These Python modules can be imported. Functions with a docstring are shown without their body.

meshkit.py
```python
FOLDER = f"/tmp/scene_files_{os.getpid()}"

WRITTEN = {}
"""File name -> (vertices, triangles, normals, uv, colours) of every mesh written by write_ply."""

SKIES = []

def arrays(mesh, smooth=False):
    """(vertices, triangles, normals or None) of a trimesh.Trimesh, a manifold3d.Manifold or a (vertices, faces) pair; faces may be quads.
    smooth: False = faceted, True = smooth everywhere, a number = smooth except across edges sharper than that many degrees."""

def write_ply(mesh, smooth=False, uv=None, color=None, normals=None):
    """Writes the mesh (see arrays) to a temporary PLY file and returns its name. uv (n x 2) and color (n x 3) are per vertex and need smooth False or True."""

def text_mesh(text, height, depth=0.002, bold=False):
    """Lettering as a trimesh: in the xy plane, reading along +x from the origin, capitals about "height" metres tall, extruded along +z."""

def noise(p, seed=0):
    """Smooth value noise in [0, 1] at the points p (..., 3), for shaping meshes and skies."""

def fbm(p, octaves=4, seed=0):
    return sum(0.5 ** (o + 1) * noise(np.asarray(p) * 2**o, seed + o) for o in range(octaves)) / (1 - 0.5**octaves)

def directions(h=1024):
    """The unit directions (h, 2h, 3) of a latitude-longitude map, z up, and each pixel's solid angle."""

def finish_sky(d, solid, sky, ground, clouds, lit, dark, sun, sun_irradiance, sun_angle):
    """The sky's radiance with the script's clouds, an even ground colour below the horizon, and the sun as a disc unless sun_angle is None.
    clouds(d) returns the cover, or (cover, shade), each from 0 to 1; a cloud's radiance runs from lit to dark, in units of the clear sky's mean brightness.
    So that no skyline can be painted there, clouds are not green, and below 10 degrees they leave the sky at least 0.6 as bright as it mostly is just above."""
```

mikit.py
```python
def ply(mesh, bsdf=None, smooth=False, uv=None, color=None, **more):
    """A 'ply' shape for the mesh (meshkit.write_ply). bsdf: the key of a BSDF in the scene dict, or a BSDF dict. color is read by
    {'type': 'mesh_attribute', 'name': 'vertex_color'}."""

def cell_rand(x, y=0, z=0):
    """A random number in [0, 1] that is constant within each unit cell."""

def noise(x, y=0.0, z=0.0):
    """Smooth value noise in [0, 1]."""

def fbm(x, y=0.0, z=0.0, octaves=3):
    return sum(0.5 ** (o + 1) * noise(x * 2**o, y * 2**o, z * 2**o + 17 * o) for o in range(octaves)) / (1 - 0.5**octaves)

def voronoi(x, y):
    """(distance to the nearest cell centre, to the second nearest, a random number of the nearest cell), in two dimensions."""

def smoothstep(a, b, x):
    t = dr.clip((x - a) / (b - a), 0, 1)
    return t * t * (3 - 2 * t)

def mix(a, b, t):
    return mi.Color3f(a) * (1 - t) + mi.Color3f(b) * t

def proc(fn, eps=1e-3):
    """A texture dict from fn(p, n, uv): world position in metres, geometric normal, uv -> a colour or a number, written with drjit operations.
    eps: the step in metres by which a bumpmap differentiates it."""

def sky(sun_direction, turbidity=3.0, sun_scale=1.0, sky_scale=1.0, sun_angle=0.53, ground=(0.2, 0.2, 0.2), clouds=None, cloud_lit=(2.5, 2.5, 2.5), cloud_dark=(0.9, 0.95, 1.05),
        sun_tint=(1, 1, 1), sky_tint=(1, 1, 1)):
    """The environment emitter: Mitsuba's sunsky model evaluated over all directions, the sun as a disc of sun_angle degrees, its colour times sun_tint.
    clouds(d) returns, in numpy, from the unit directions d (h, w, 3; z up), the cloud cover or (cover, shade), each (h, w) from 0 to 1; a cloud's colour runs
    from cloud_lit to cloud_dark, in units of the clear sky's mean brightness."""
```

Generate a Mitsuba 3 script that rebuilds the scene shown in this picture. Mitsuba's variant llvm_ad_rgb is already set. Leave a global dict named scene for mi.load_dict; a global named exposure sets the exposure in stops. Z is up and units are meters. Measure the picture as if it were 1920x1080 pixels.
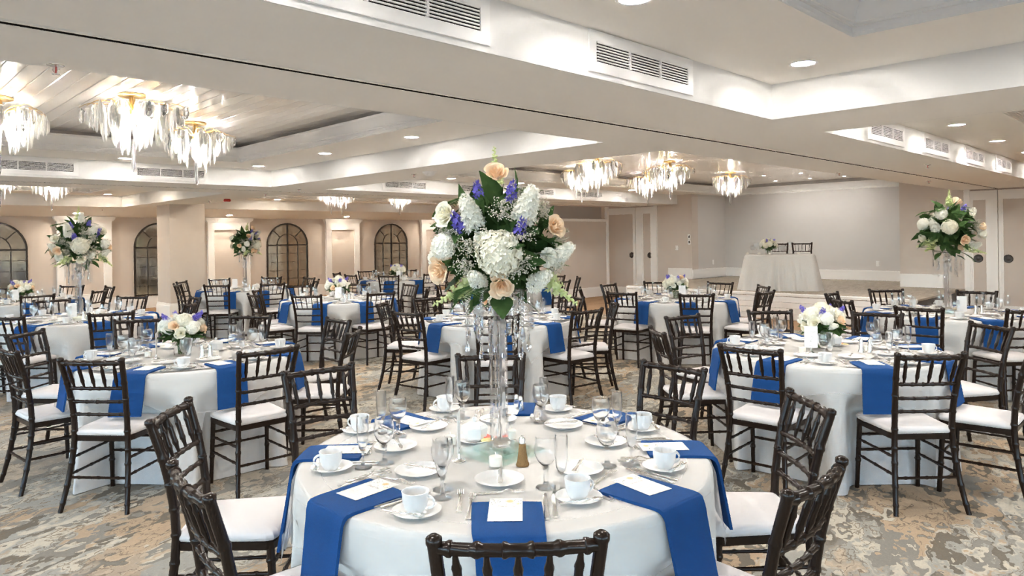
import math, random
import numpy as np
import trimesh
import drjit as dr
import mitsuba as mi
import mikit, meshkit
from shapely.geometry import Polygon, Point, LineString, box as sbox
from shapely.ops import unary_union

T4 = mi.ScalarTransform4f
scene, labels = {}, {}
# ------------------------------------------------------------------ camera, sky, exposure
FOC, CX, CY, YAW, ROLL, EYE = 1320.0, 960.0, 446.0, math.radians(45.77), math.radians(0.765), 1.62
FW = np.array([math.cos(YAW), math.sin(YAW), 0.0])
RT = np.array([math.sin(YAW), -math.cos(YAW), 0.0])
UPV = math.sin(ROLL) * RT + math.cos(ROLL) * np.array([0, 0, 1.0])
scene['camera'] = {
    'type': 'perspective', 'fov': math.degrees(2 * math.atan(960 / FOC)), 'fov_axis': 'x', 'near_clip': 0.02, 'far_clip': 100.0,
    'principal_point_offset_x': 0.0, 'principal_point_offset_y': (540.0 - CY) / 1080.0,
    'to_world': T4().look_at(origin=[0, 0, EYE], target=[float(FW[0]), float(FW[1]), EYE], up=UPV.tolist())}
scene['sky'] = mikit.sky((0.85, -0.3, 0.45), turbidity=3.0, sun_scale=0.0, sky_scale=5.2)
scene['sky']['sampling_weight'] = 10.0
exposure = 3.62
DOWN_L, BULB_L, SPOT_L = 34.0, 36.0, 60.0
rng = np.random.default_rng(7)
rnd = random.Random(11)


# ------------------------------------------------------------------ materials
def lin(r, g, b):
    f = lambda c: (c / 255) / 12.92 if c / 255 <= 0.04045 else ((c / 255 + 0.055) / 1.055) ** 2.4
    return [f(r), f(g), f(b)]


def rgb(c):
    return {'type': 'rgb', 'value': list(map(float, c))}


def two(d):
    return {'type': 'twosided', 'bsdf': d}


def paint(key, c, rough=None, spec=0.5):
    if rough is None:
        scene[key] = two({'type': 'diffuse', 'reflectance': c if isinstance(c, dict) else rgb(c)})
    else:
        scene[key] = two({'type': 'principled', 'base_color': c if isinstance(c, dict) else rgb(c), 'roughness': rough, 'specular': spec})
    return key


def carpet_fn(p, n, uv):
    x, y = p.x * 0.94 + p.y * 0.34, -p.x * 0.34 + p.y * 0.94
    wx = mikit.fbm(x * 7.1 + 3.1, y * 11.9, 1.0, 4) - 0.5
    wy = mikit.fbm(x * 7.3, y * 11.7 + 9.0, 5.0, 4) - 0.5
    a, b = x * 4.6 + wx * 3.6, y * 12.5 + wy * 5.0
    d1, d2, cell = mikit.voronoi(a, b)
    n1 = mikit.fbm(a * 0.40 + 11, b * 0.33, 2.0, 4)
    n2 = mikit.fbm(a * 1.1 + 31, b * 0.9, 8.0, 3)
    n3 = mikit.noise(a * 0.16 + 5, b * 0.16, 3.0)
    fine = mikit.noise(p.x * 170, p.y * 170, 0.5)
    col = mikit.mix(lin(172, 170, 162), lin(208, 200, 184), mikit.smoothstep(0.36, 0.62, n2))
    col = mikit.mix(col, mi.Color3f(lin(190, 163, 134)), mikit.smoothstep(0.50, 0.54, n1) * (0.30 + 0.5 * mikit.smoothstep(0.3, 0.6, n3)))
    col = mikit.mix(col, mi.Color3f(lin(150, 146, 138)), mikit.smoothstep(0.66, 0.69, cell) * mikit.smoothstep(0.35, 0.5, n2))
    col = mikit.mix(col, mi.Color3f(lin(126, 119, 108)), mikit.smoothstep(0.85, 0.87, cell) * mikit.smoothstep(0.38, 0.5, n3))
    crack = (1 - mikit.smoothstep(0.03, 0.15, d2 - d1)) * mikit.smoothstep(0.44, 0.58, mikit.noise(a * 0.6, b * 0.5, 4.0))
    col = mikit.mix(col, mi.Color3f(lin(128, 115, 98)), crack * 0.75)
    plain = mikit.mix(lin(184, 154, 126), lin(166, 136, 110), mikit.fbm(p.x * 1.5, p.y * 7, 3.0, 2))
    out = mikit.smoothstep(11.6, 11.8, p.x)
    out = dr.maximum(out, mikit.smoothstep(17.0, 17.2, p.y))
    col = mikit.mix(col, plain, out)
    return col * (0.72 + 0.18 * fine)


def carpet_h(p, n, uv):
    return 0.5 * mikit.noise(p.x * 260, p.y * 260, 0.0) + 0.5 * mikit.noise(p.x * 120, p.y * 120, 4.0)


def wood_fn(p, n, uv):
    g = mikit.fbm(p.x * 6, p.y * 38, 1.0, 3)
    return mikit.mix(lin(122, 112, 100), lin(160, 150, 136), g)


def wall_fn(p, n, uv):
    g = mikit.fbm(p.x * 3 + p.y * 3, p.z * 3, 1.0, 3)
    return mikit.mix([0.60, 0.53, 0.475], [0.63, 0.56, 0.505], g)


def cloth_fn(p, n, uv):
    a = mikit.noise(p.x * 420 + p.y * 160, p.z * 420, 2.0)
    return mikit.mix([0.625, 0.605, 0.58], [0.67, 0.65, 0.625], a)


def blue_fn(p, n, uv):
    a = mikit.noise(p.x * 700, p.y * 700, p.z * 700)
    return mikit.mix([0.004, 0.040, 0.155], [0.007, 0.060, 0.205], a)


def card_fn(p, n, uv):
    x, y = uv.x, uv.y
    col = mi.Color3f(0.86, 0.84, 0.80)
    d1, d2, cell = mikit.voronoi(x * 11, y * 17)
    top = mikit.smoothstep(0.70, 0.73, y) * (1 - mikit.smoothstep(0.95, 0.97, y))
    leafm = (1 - mikit.smoothstep(0.16, 0.26, d1)) * mikit.smoothstep(0.42, 0.46, cell) * top
    tone = mikit.mix([0.09, 0.13, 0.10], [0.32, 0.36, 0.30], mikit.cell_rand(x * 7, y * 9, 2))
    col = mikit.mix(col, tone, leafm * 0.9)
    bl = dr.sqrt(dr.square((x - 0.62) * 0.62) + dr.square(y - 0.86))
    col = mikit.mix(col, mi.Color3f(0.85, 0.52, 0.22), (1 - mikit.smoothstep(0.045, 0.085, bl)) * 0.8)
    bl2 = dr.sqrt(dr.square((x - 0.86) * 0.62) + dr.square(y - 0.74))
    col = mikit.mix(col, mi.Color3f(0.88, 0.66, 0.38), (1 - mikit.smoothstep(0.02, 0.045, bl2)) * 0.8)
    return col


def pepper_fn(p, n, uv):
    return mikit.mix([0.09, 0.04, 0.015], [0.42, 0.27, 0.13], mikit.noise(p.x * 900, p.y * 900, p.z * 900))


def petal_tone(a, b, f=90):
    def fn(p, n, uv):
        return mikit.mix(a, b, mikit.fbm(p.x * f, p.y * f, p.z * f, 2))
    return fn


def leaf_tone(a, b):
    def fn(p, n, uv):
        return mikit.mix(a, b, mikit.fbm(p.x * 28, p.y * 28, p.z * 28, 2))
    return fn


paint('m_ceil', [0.90, 0.865, 0.81])
paint('m_white', [0.80, 0.785, 0.76])
paint('m_trim', [0.86, 0.845, 0.82], 0.45, 0.4)
paint('m_plank', [0.80, 0.765, 0.72], 0.16, 0.6)
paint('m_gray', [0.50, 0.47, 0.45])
paint('m_wall', mikit.proc(wall_fn))
paint('m_stagewall', [0.61, 0.585, 0.565])
scene['m_carpet'] = two({'type': 'bumpmap', 'arbitrary': mikit.proc(carpet_h, eps=2e-3), 'scale': 0.004, 'bsdf': {'type': 'diffuse', 'reflectance': mikit.proc(carpet_fn)}})
paint('m_stage', mikit.proc(wood_fn), 0.45)
scene['m_cloth'] = two({'type': 'diffuse', 'reflectance': mikit.proc(cloth_fn)})
scene['m_blue'] = two({'type': 'principled', 'base_color': mikit.proc(blue_fn), 'roughness': 0.75, 'sheen': 0.12, 'specular': 0.2})
scene['m_sheer'] = {'type': 'blendbsdf', 'weight': 0.17, 'b0': {'type': 'thindielectric', 'int_ior': 1.03}, 'b1': two({'type': 'diffuse', 'reflectance': rgb([0.85, 0.84, 0.82])})}
scene['m_chair'] = two({'type': 'principled', 'base_color': rgb([0.0125, 0.0062, 0.0036]), 'roughness': 0.24, 'specular': 0.32})
paint('m_cushion', [0.64, 0.605, 0.59], 0.6, 0.3)
paint('m_china', [0.76, 0.75, 0.735], 0.12, 0.5)
scene['m_glass'] = {'type': 'dielectric', 'int_ior': 1.5}
scene['m_thin'] = {'type': 'thindielectric', 'int_ior': 1.5}
scene['m_bowl'] = {'type': 'thindielectric', 'int_ior': 1.85, 'specular_transmittance': rgb([0.955, 0.96, 0.96])}
scene['m_crystal'] = {'type': 'dielectric', 'int_ior': 1.58}
scene['m_green_glass'] = {'type': 'thindielectric', 'int_ior': 1.7, 'specular_transmittance': rgb([0.90, 0.975, 0.955])}
scene['m_silver'] = two({'type': 'roughconductor', 'material': 'Ag', 'alpha': 0.12})
scene['m_gold'] = two({'type': 'principled', 'base_color': rgb([0.80, 0.56, 0.26]), 'metallic': 1.0, 'roughness': 0.28})
scene['m_mirror'] = two({'type': 'roughconductor', 'material': 'Ag', 'alpha': 0.008, 'specular_reflectance': rgb([0.74, 0.74, 0.70])})
paint('m_black', [0.018, 0.014, 0.011], 0.4)
paint('m_shade_black', [0.012, 0.010, 0.009])  # near-black paint standing in for shade inside the track and grilles
paint('m_bronze', [0.03, 0.022, 0.018], 0.35)
scene['m_card'] = two({'type': 'diffuse', 'reflectance': mikit.proc(card_fn)})
paint('m_paper', [0.86, 0.85, 0.84])
paint('m_ink', [0.10, 0.10, 0.11])
paint('m_wax', [0.86, 0.82, 0.74], 0.4)
paint('m_pepper', mikit.proc(pepper_fn))
paint('m_pink', [0.85, 0.22, 0.18])
paint('m_yellow', [0.80, 0.64, 0.30])
paint('m_red', [0.45, 0.03, 0.02], 0.4)
scene['m_ice'] = {'type': 'principledthin', 'base_color': rgb([0.96, 0.95, 0.93]), 'roughness': 0.25, 'diff_trans': 1.0, 'spec_trans': 0.05, 'eta': 1.4}
scene['m_iceclear'] = {'type': 'roughdielectric', 'alpha': 0.08, 'int_ior': 1.45}


def petalmat(key, a, b, trans=0.7):
    scene[key] = {'type': 'principledthin', 'base_color': mikit.proc(petal_tone(a, b)), 'roughness': 0.6, 'diff_trans': trans, 'spec_trans': 0.0}


petalmat('m_ivory', [0.86, 0.82, 0.66], [0.90, 0.88, 0.80], 0.35)
petalmat('m_petwhite', [0.88, 0.86, 0.77], [0.93, 0.92, 0.86], 0.35)
petalmat('m_peach', [0.90, 0.66, 0.44], [0.92, 0.79, 0.62], 0.35)
petalmat('m_violet', [0.10, 0.07, 0.42], [0.22, 0.20, 0.62], 0.4)
petalmat('m_snap', [0.52, 0.62, 0.22], [0.86, 0.88, 0.62])
scene['m_leaf'] = {'type': 'principledthin', 'base_color': mikit.proc(leaf_tone([0.022, 0.055, 0.018], [0.075, 0.13, 0.045])), 'roughness': 0.45, 'diff_trans': 0.5}
scene['m_leafgray'] = {'type': 'principledthin', 'base_color': mikit.proc(leaf_tone([0.07, 0.11, 0.07], [0.17, 0.22, 0.16])), 'roughness': 0.55, 'diff_trans': 0.5}
paint('m_stem', [0.10, 0.16, 0.045])
paint('m_sprig', [0.62, 0.58, 0.50])


# ------------------------------------------------------------------ mesh helpers
def cat(ms):
    return trimesh.util.concatenate(ms)


def B(x0, x1, y0, y1, z0, z1):
    m = trimesh.creation.box(extents=[abs(x1 - x0), abs(y1 - y0), abs(z1 - z0)])
    m.apply_translation([(x0 + x1) / 2, (y0 + y1) / 2, (z0 + z1) / 2])
    return m


def chamfer_box(x0, x1, y0, y1, z0, z1, c):
    pts = []
    for x in (x0, x1):
        for y in (y0, y1):
            for z in (z0, z1):
                sx, sy, sz = (1 if x == x0 else -1), (1 if y == y0 else -1), (1 if z == z0 else -1)
                pts += [(x + sx * c, y + sy * c, z), (x + sx * c, y, z + sz * c), (x, y + sy * c, z + sz * c)]
    return trimesh.convex.convex_hull(np.array(pts))


def tube(pts, rad, seg=8, caps=True):
    pts = np.asarray(pts, float)
    n = len(pts)
    rad = np.broadcast_to(np.asarray(rad, float), (n,))
    tang = np.gradient(pts, axis=0)
    tang /= np.linalg.norm(tang, axis=1, keepdims=True) + 1e-12
    ref = np.array([0, 0, 1.0]) if abs(tang[:, 2]).mean() < 0.75 else np.array([1.0, 0.0, 0])
    V = []
    ang = np.arange(seg) * 2 * np.pi / seg
    for p, t, r in zip(pts, tang, rad):
        a = ref - t * (ref @ t)
        a /= np.linalg.norm(a) + 1e-12
        b = np.cross(t, a)
        V.append(p + r * (np.cos(ang)[:, None] * a + np.sin(ang)[:, None] * b))
    V = np.vstack(V)
    F = []
    for i in range(n - 1):
        for j in range(seg):
            k = (j + 1) % seg
            F += [[i * seg + j, i * seg + k, (i + 1) * seg + k], [i * seg + j, (i + 1) * seg + k, (i + 1) * seg + j]]
    if caps:
        V = np.vstack([V, pts[0], pts[-1]])
        for j in range(seg):
            k = (j + 1) % seg
            F += [[len(V) - 2, k, j], [len(V) - 1, (n - 1) * seg + j, (n - 1) * seg + k]]
    return trimesh.Trimesh(V, F, process=False)


def lathe(prof, seg=24):
    """prof: (r, z) pairs from bottom to top; r=0 closes."""
    prof = np.asarray(prof, float)
    ang = np.arange(seg) * 2 * np.pi / seg
    V, idx = [], []
    for r, z in prof:
        if r < 1e-6:
            idx.append((len(V), 1))
            V.append([0, 0, z])
        else:
            idx.append((len(V), seg))
            V += [[r * math.cos(a), r * math.sin(a), z] for a in ang]
    F = []
    for (a, na), (b, nb) in zip(idx[:-1], idx[1:]):
        for j in range(seg):
            k = (j + 1) % seg
            if na > 1 and nb > 1:
                F += [[a + j, a + k, b + k], [a + j, b + k, b + j]]
            elif na == 1 and nb > 1:
                F.append([a, b + k, b + j])
            elif nb == 1 and na > 1:
                F.append([a + j, a + k, b])
    return trimesh.Trimesh(V, F, process=False)


def grid_mesh(P):
    """P: (n, m, 3)"""
    n, m = P.shape[:2]
    F = []
    for i in range(n - 1):
        for j in range(m - 1):
            a = i * m + j
            F += [[a, a + 1, a + m + 1], [a, a + m + 1, a + m]]
    return trimesh.Trimesh(P.reshape(-1, 3), F, process=False)


def extrude(poly, h):
    ps = getattr(poly, 'geoms', [poly])
    return cat([trimesh.creation.extrude_polygon(g, h, engine='earcut') for g in ps])


def xf(m, M):
    m = m.copy()
    m.apply_transform(M)
    return m


def Tr(x, y, z):
    M = np.eye(4)
    M[:3, 3] = (x, y, z)
    return M


def Rz(a):
    M = np.eye(4)
    c, s = math.cos(a), math.sin(a)
    M[:2, :2] = [[c, -s], [s, c]]
    return M


def Rx(a):
    M = np.eye(4)
    c, s = math.cos(a), math.sin(a)
    M[1:3, 1:3] = [[c, -s], [s, c]]
    return M


def Ry(a):
    M = np.eye(4)
    c, s = math.cos(a), math.sin(a)
    M[0, 0], M[0, 2], M[2, 0], M[2, 2] = c, s, -s, c
    return M


def Sc(x, y=None, z=None):
    return np.diag([x, x if y is None else y, x if z is None else z, 1.0])


def align(n, spin=0.0):
    """rotation taking +z to n"""
    n = np.asarray(n, float) / np.linalg.norm(n)
    a = np.cross([0, 0, 1.0] if abs(n[2]) < 0.95 else [1.0, 0, 0], n)
    a /= np.linalg.norm(a)
    M = np.eye(4)
    M[:3, 0], M[:3, 1], M[:3, 2] = a, np.cross(n, a), n
    return M @ Rz(spin)


def ply(mesh, mat, smooth=False, **k):
    return mikit.ply(mesh, mat, smooth=smooth, **k)


used = {}


def numbered(name):
    n = used.get(name, 0)
    used[name] = n + 1
    return name if n == 0 else f'{name}_{n:03d}'


def put(key, d, M=None):
    if M is not None:
        d = {**d, 'to_world': T4(np.asarray(M, float).tolist())}
    scene[key] = d


def struct(name, mesh, mat, smooth=False, label=None, top=True):
    put(name, ply(mesh, mat, smooth))
    if top:
        labels[name] = {'kind': 'structure'}
        if label:
            labels[name]['label'] = label


class Model:
    def __init__(self):
        self.parts, self.n = [], {}

    def add(self, name, d, M=None, label=None, kind=None, parent=None):
        full = name if parent is None else parent + '__' + name
        k = self.n.get(full, 0)
        self.n[full] = k + 1
        full = full if k == 0 else f'{full}_{k:03d}'
        self.parts.append((full, d, np.eye(4) if M is None else M, label, kind))
        return full


def place(model, name, M, label, category, group=None):
    key = numbered(name)
    for part, d, L, lab, kind in model.parts:
        k = key if part == '' else key + '__' + part
        put(k, d, M @ L)
        if part and (lab or kind):
            labels[k] = {}
            if lab:
                labels[k]['label'] = lab
            if kind:
                labels[k]['kind'] = kind
    labels[key] = {'label': label, 'category': category}
    if group:
        labels[key]['group'] = group
    return key


def single(mesh, mat, smooth=False, **k):
    m = Model()
    m.add('', ply(mesh, mat, smooth, **k))
    return m


ZB, ZR, ZP = 2.44, 2.69, 2.95          # beam underside, coffer ring, plank ceiling
ZT = 0.775                             # top of the table cloth
# ------------------------------------------------------------------ floor and outer walls
U0, U1, V0, V1 = -4.6, 17.7, -4.2, 18.9
UW = 16.0                              # wall with the pocket doors and the stage
struct('floor', B(U0 - .2, U1 + .3, V0 - .2, V1 + .3, -0.2, 0), 'm_carpet', label='patterned carpet of grey, tan and cream strokes')
# left wall (towards -u) with tall windows, behind and left of the camera
win = [(-2.2, -0.2), (0.8, 2.8), (3.8, 5.8), (6.8, 8.8), (9.8, 11.8), (12.8, 14.8)]
segs, v = [], V0
for a, b in win:
    segs += [B(U0 - .2, U0, v, a, 0, ZB), B(U0 - .2, U0, a, b, 0, 0.45), B(U0 - .2, U0, a, b, 2.3, ZB)]
    v = b
segs.append(B(U0 - .2, U0, v, V1, 0, ZB))
struct('wall_left', cat(segs), 'm_wall')
for i, (a, b) in enumerate(win):
    w = f'window_{i + 1}'
    struct(w, cat([B(U0 - .14, U0 + .02, a, a + .07, .45, 2.3), B(U0 - .14, U0 + .02, b - .07, b, .45, 2.3), B(U0 - .14, U0 + .02, a, b, .45, .52), B(U0 - .14, U0 + .02, a, b, 2.23, 2.3),
                   B(U0 - .12, U0 - .02, (a + b) / 2 - .03, (a + b) / 2 + .03, .45, 2.3)]), 'm_trim')
    put(w + '__pane', ply(grid_mesh(np.array([[[U0 - .08, a + .05, .5], [U0 - .08, b - .05, .5]], [[U0 - .08, a + .05, 2.25], [U0 - .08, b - .05, 2.25]]])), 'm_thin'))
rwin = [(-4.0, -2.2), (-1.6, .2), (.8, 2.6), (2.9, 4.3)]
segs, u = [], U0 - .2
for a, b in rwin:
    segs += [B(u, a, V0 - .2, V0, 0, ZB), B(a, b, V0 - .2, V0, 0, 0.45), B(a, b, V0 - .2, V0, 2.3, ZB)]
    u = b
segs += [B(u, U1 + .3, V0 - .2, V0, 0, ZB), B(U0 - .2, U1 + .3, V0 - .2, V0, ZB, 3.0)]
struct('wall_rear', cat(segs), 'm_wall')
for i, (a, b) in enumerate(rwin):
    w = f'window_{i + 7}'
    struct(w, cat([B(a, a + .07, V0 - .14, V0 + .02, .45, 2.3), B(b - .07, b, V0 - .14, V0 + .02, .45, 2.3), B(a, b, V0 - .14, V0 + .02, .45, .52), B(a, b, V0 - .14, V0 + .02, 2.23, 2.3),
                   B((a + b) / 2 - .03, (a + b) / 2 + .03, V0 - .12, V0 - .02, .45, 2.3)]), 'm_trim')
    put(w + '__pane', ply(grid_mesh(np.array([[[a + .05, V0 - .08, .5], [b - .05, V0 - .08, .5]], [[a + .05, V0 - .08, 2.25], [b - .05, V0 - .08, 2.25]]])), 'm_thin'))

# ------------------------------------------------------------------ ceiling
ub = [(-9.0, -8.0), (4.85, 5.77)]                       # cross beams (along v)
coffers = {                                            # u0,u1,v0,v1, tray
    'a': (U0, 4.85, V0, 2.30, (U0 + .2, 4.0, V0 + .2, 1.44)),
    'b': (5.77, U1, V0, 2.30, (7.58, U1 - .9, V0 + .2, 1.45)),
    'c': (U0, 4.85, 3.82, 10.20, (U0 + .8, 4.0, 4.70, 9.34)),
    'd': (5.77, U1, 3.82, 10.20, (7.50, U1 - .002, 4.72, 9.32)),
    'e': (U0, 4.85, 11.85, 17.72, (U0 + .8, 4.0, 12.75, 16.85)),
    'f': (5.77, U1, 11.85, 17.72, (7.50, U1 - .9, 12.75, 16.85))}
beams = [B(U0, U1 + .3, 2.31, 3.81, ZB, 3.02), B(U0, U1 + .3, 10.21, 11.84, ZB, 3.02), B(4.86, 5.76, V0, 2.31, ZB, 3.02), B(4.86, 5.76, 3.81, 10.21, ZB, 3.02), B(4.86, 5.76, 11.84, 17.73, ZB, 3.02)]
sof = trimesh.convex.convex_hull(np.array([(x, y, z) for x in (U0, U1 + .3) for y, z in ((17.73, ZB), (17.73, 3.02), (V1 + .3, 3.02), (V1 + .3, 2.235), (V1 - .05, 2.25))]))
struct('ceiling', cat(beams + [sof]), 'm_ceil', label='greige dropped beams and soffit between the coffers')
put('ceiling__slab', ply(B(U0 - .2, U1 + .3, V0 - .2, V1 + .3, 3.0, 3.15), 'm_ceil'))


def frame4(u0, u1, v0, v1, a0, a1, b0, b1, z0, z1):
    o = []
    if b0 > v0: o.append(B(u0, u1, v0, b0, z0, z1))
    if b1 < v1: o.append(B(u0, u1, b1, v1, z0, z1))
    if a0 > u0: o.append(B(u0, a0, b0, b1, z0, z1))
    if a1 < u1: o.append(B(a1, u1, b0, b1, z0, z1))
    return cat(o)


def sweep_rect(prof, a0, a1, b0, b1):
    """prof: (inward offset, z); a mitred ring facing the middle"""
    V, F = [], []
    for d, z in prof:
        V += [[a0 + d, b0 + d, z], [a1 - d, b0 + d, z], [a1 - d, b1 - d, z], [a0 + d, b1 - d, z]]
    for i in range(len(prof) - 1):
        for j in range(4):
            k = (j + 1) % 4
            F += [[i * 4 + j, i * 4 + k, i * 4 + 4 + k], [i * 4 + j, i * 4 + 4 + k, i * 4 + 4 + j]]
    return trimesh.Trimesh(V, F, process=False)


crown = [(0, 2.685), (0, 2.735), (.012, 2.738), (.012, 2.752), (.022, 2.756), (.030, 2.785), (.048, 2.822), (.062, 2.845), (.062, 2.868), (.05, 2.875), (-.22, 2.876)]
for k, (u0, u1, v0, v1, (a0, a1, b0, b1)) in coffers.items():
    put(numbered('ceiling__coffer_ring'), ply(frame4(u0, u1, v0, v1, a0, a1, b0, b1, ZR, ZR + .02), 'm_ceil'))
    put(numbered('ceiling__fascia'), ply(B(u0, u1, v1, v1 + .012, ZB, 2.99), 'm_white'))
    put(numbered('ceiling__fascia'), ply(B(u0, u1, v0 - .012, v0, ZB, 2.99), 'm_white'))
    if u1 < 6: put(numbered('ceiling__fascia'), ply(B(u1, u1 + .012, v0, v1, ZB, 2.99), 'm_white'))
    if u0 > 0: put(numbered('ceiling__fascia'), ply(B(u0 - .012, u0, v0, v1, ZB, 2.99), 'm_white'))
    put(numbered('ceiling__crown'), ply(sweep_rect(crown, a0, a1, b0, b1), 'm_white', 25))
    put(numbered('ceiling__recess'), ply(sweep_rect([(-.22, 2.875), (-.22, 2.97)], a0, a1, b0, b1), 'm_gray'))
plank = {}
for k, step in (('c', .135), ('d', .135), ('e', .27), ('f', .27), ('a', .6), ('b', .6)):
    a0, a1, b0, b1 = coffers[k][4]
    L = b1 - b0 + .5
    pm = ply(chamfer_box(-step / 2 + .0015, step / 2 - .0015, -L / 2, L / 2, 0, .015, .005), 'm_plank')
    x = a0 - .25 + step / 2
    while x < a1 + .25:
        if x < U1 - .02:
            put(numbered('ceiling__plank'), pm, Tr(x, (b0 + b1) / 2, ZP + rng.uniform(-.0006, .0006)))
        x += step
# the track of the folding partition under the first two beams
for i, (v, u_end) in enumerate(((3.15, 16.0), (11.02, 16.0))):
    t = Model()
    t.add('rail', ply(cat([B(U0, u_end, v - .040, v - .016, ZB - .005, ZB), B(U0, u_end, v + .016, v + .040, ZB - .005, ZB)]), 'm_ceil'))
    t.add('slot', ply(B(U0, u_end, v - .016, v + .016, ZB - .0045, ZB - .001), 'm_shade_black'), label='black strip painted as the shade of the slot')  # flat black strip: the shade of an open slot put into its colour
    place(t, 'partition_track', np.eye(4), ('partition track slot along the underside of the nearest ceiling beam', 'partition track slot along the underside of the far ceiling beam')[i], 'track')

# ------------------------------------------------------------------ mirror wall (far left)
struct('wall_far', B(U0 - .2, UW + .3, V1, V1 + .2, 0, 2.6), 'm_wall')
pil_c = [0.9, 4.34, 7.74, 11.2, 14.72]
for c in pil_c:
    h, w = 2.25, .565
    k = numbered('wall_far__pilaster')
    o = [B(c - w, c - w + .17, V1 - .09, V1, 0, 2.13), B(c + w - .17, c + w, V1 - .09, V1, 0, 2.13), B(c - w + .17, c + w - .17, V1 - .09, V1, 1.93, 2.13), B(c - w + .17, c + w - .17, V1 - .09, V1, 0, .42)]
    for i, (e, z0, z1) in enumerate(((.012, 2.13, 2.15), (.035, 2.15, 2.18), (.06, 2.18, 2.215), (.07, 2.215, 2.26))):
        o.append(B(c - w - e, c + w + e, V1 - .09 - e, V1, z0, z1))
    put(k, ply(cat(o), 'm_trim'))
    put(k + '__panel', ply(B(c - w + .16, c + w - .16, V1 - .045, V1, .40, 1.95), 'm_wall'))
edges = [U0] + sum([[c - .565, c + .565] for c in pil_c], []) + [UW]
for i in range(0, len(edges), 2):
    put(numbered('wall_far__baseboard'), ply(cat([B(edges[i], edges[i + 1], V1 - .03, V1, 0, .28), B(edges[i], edges[i + 1], V1 - .022, V1, .28, .32)]), 'm_trim'))

MW, MSP, MTOP, MBOT = 1.25, 1.50, 2.125, .30


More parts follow.
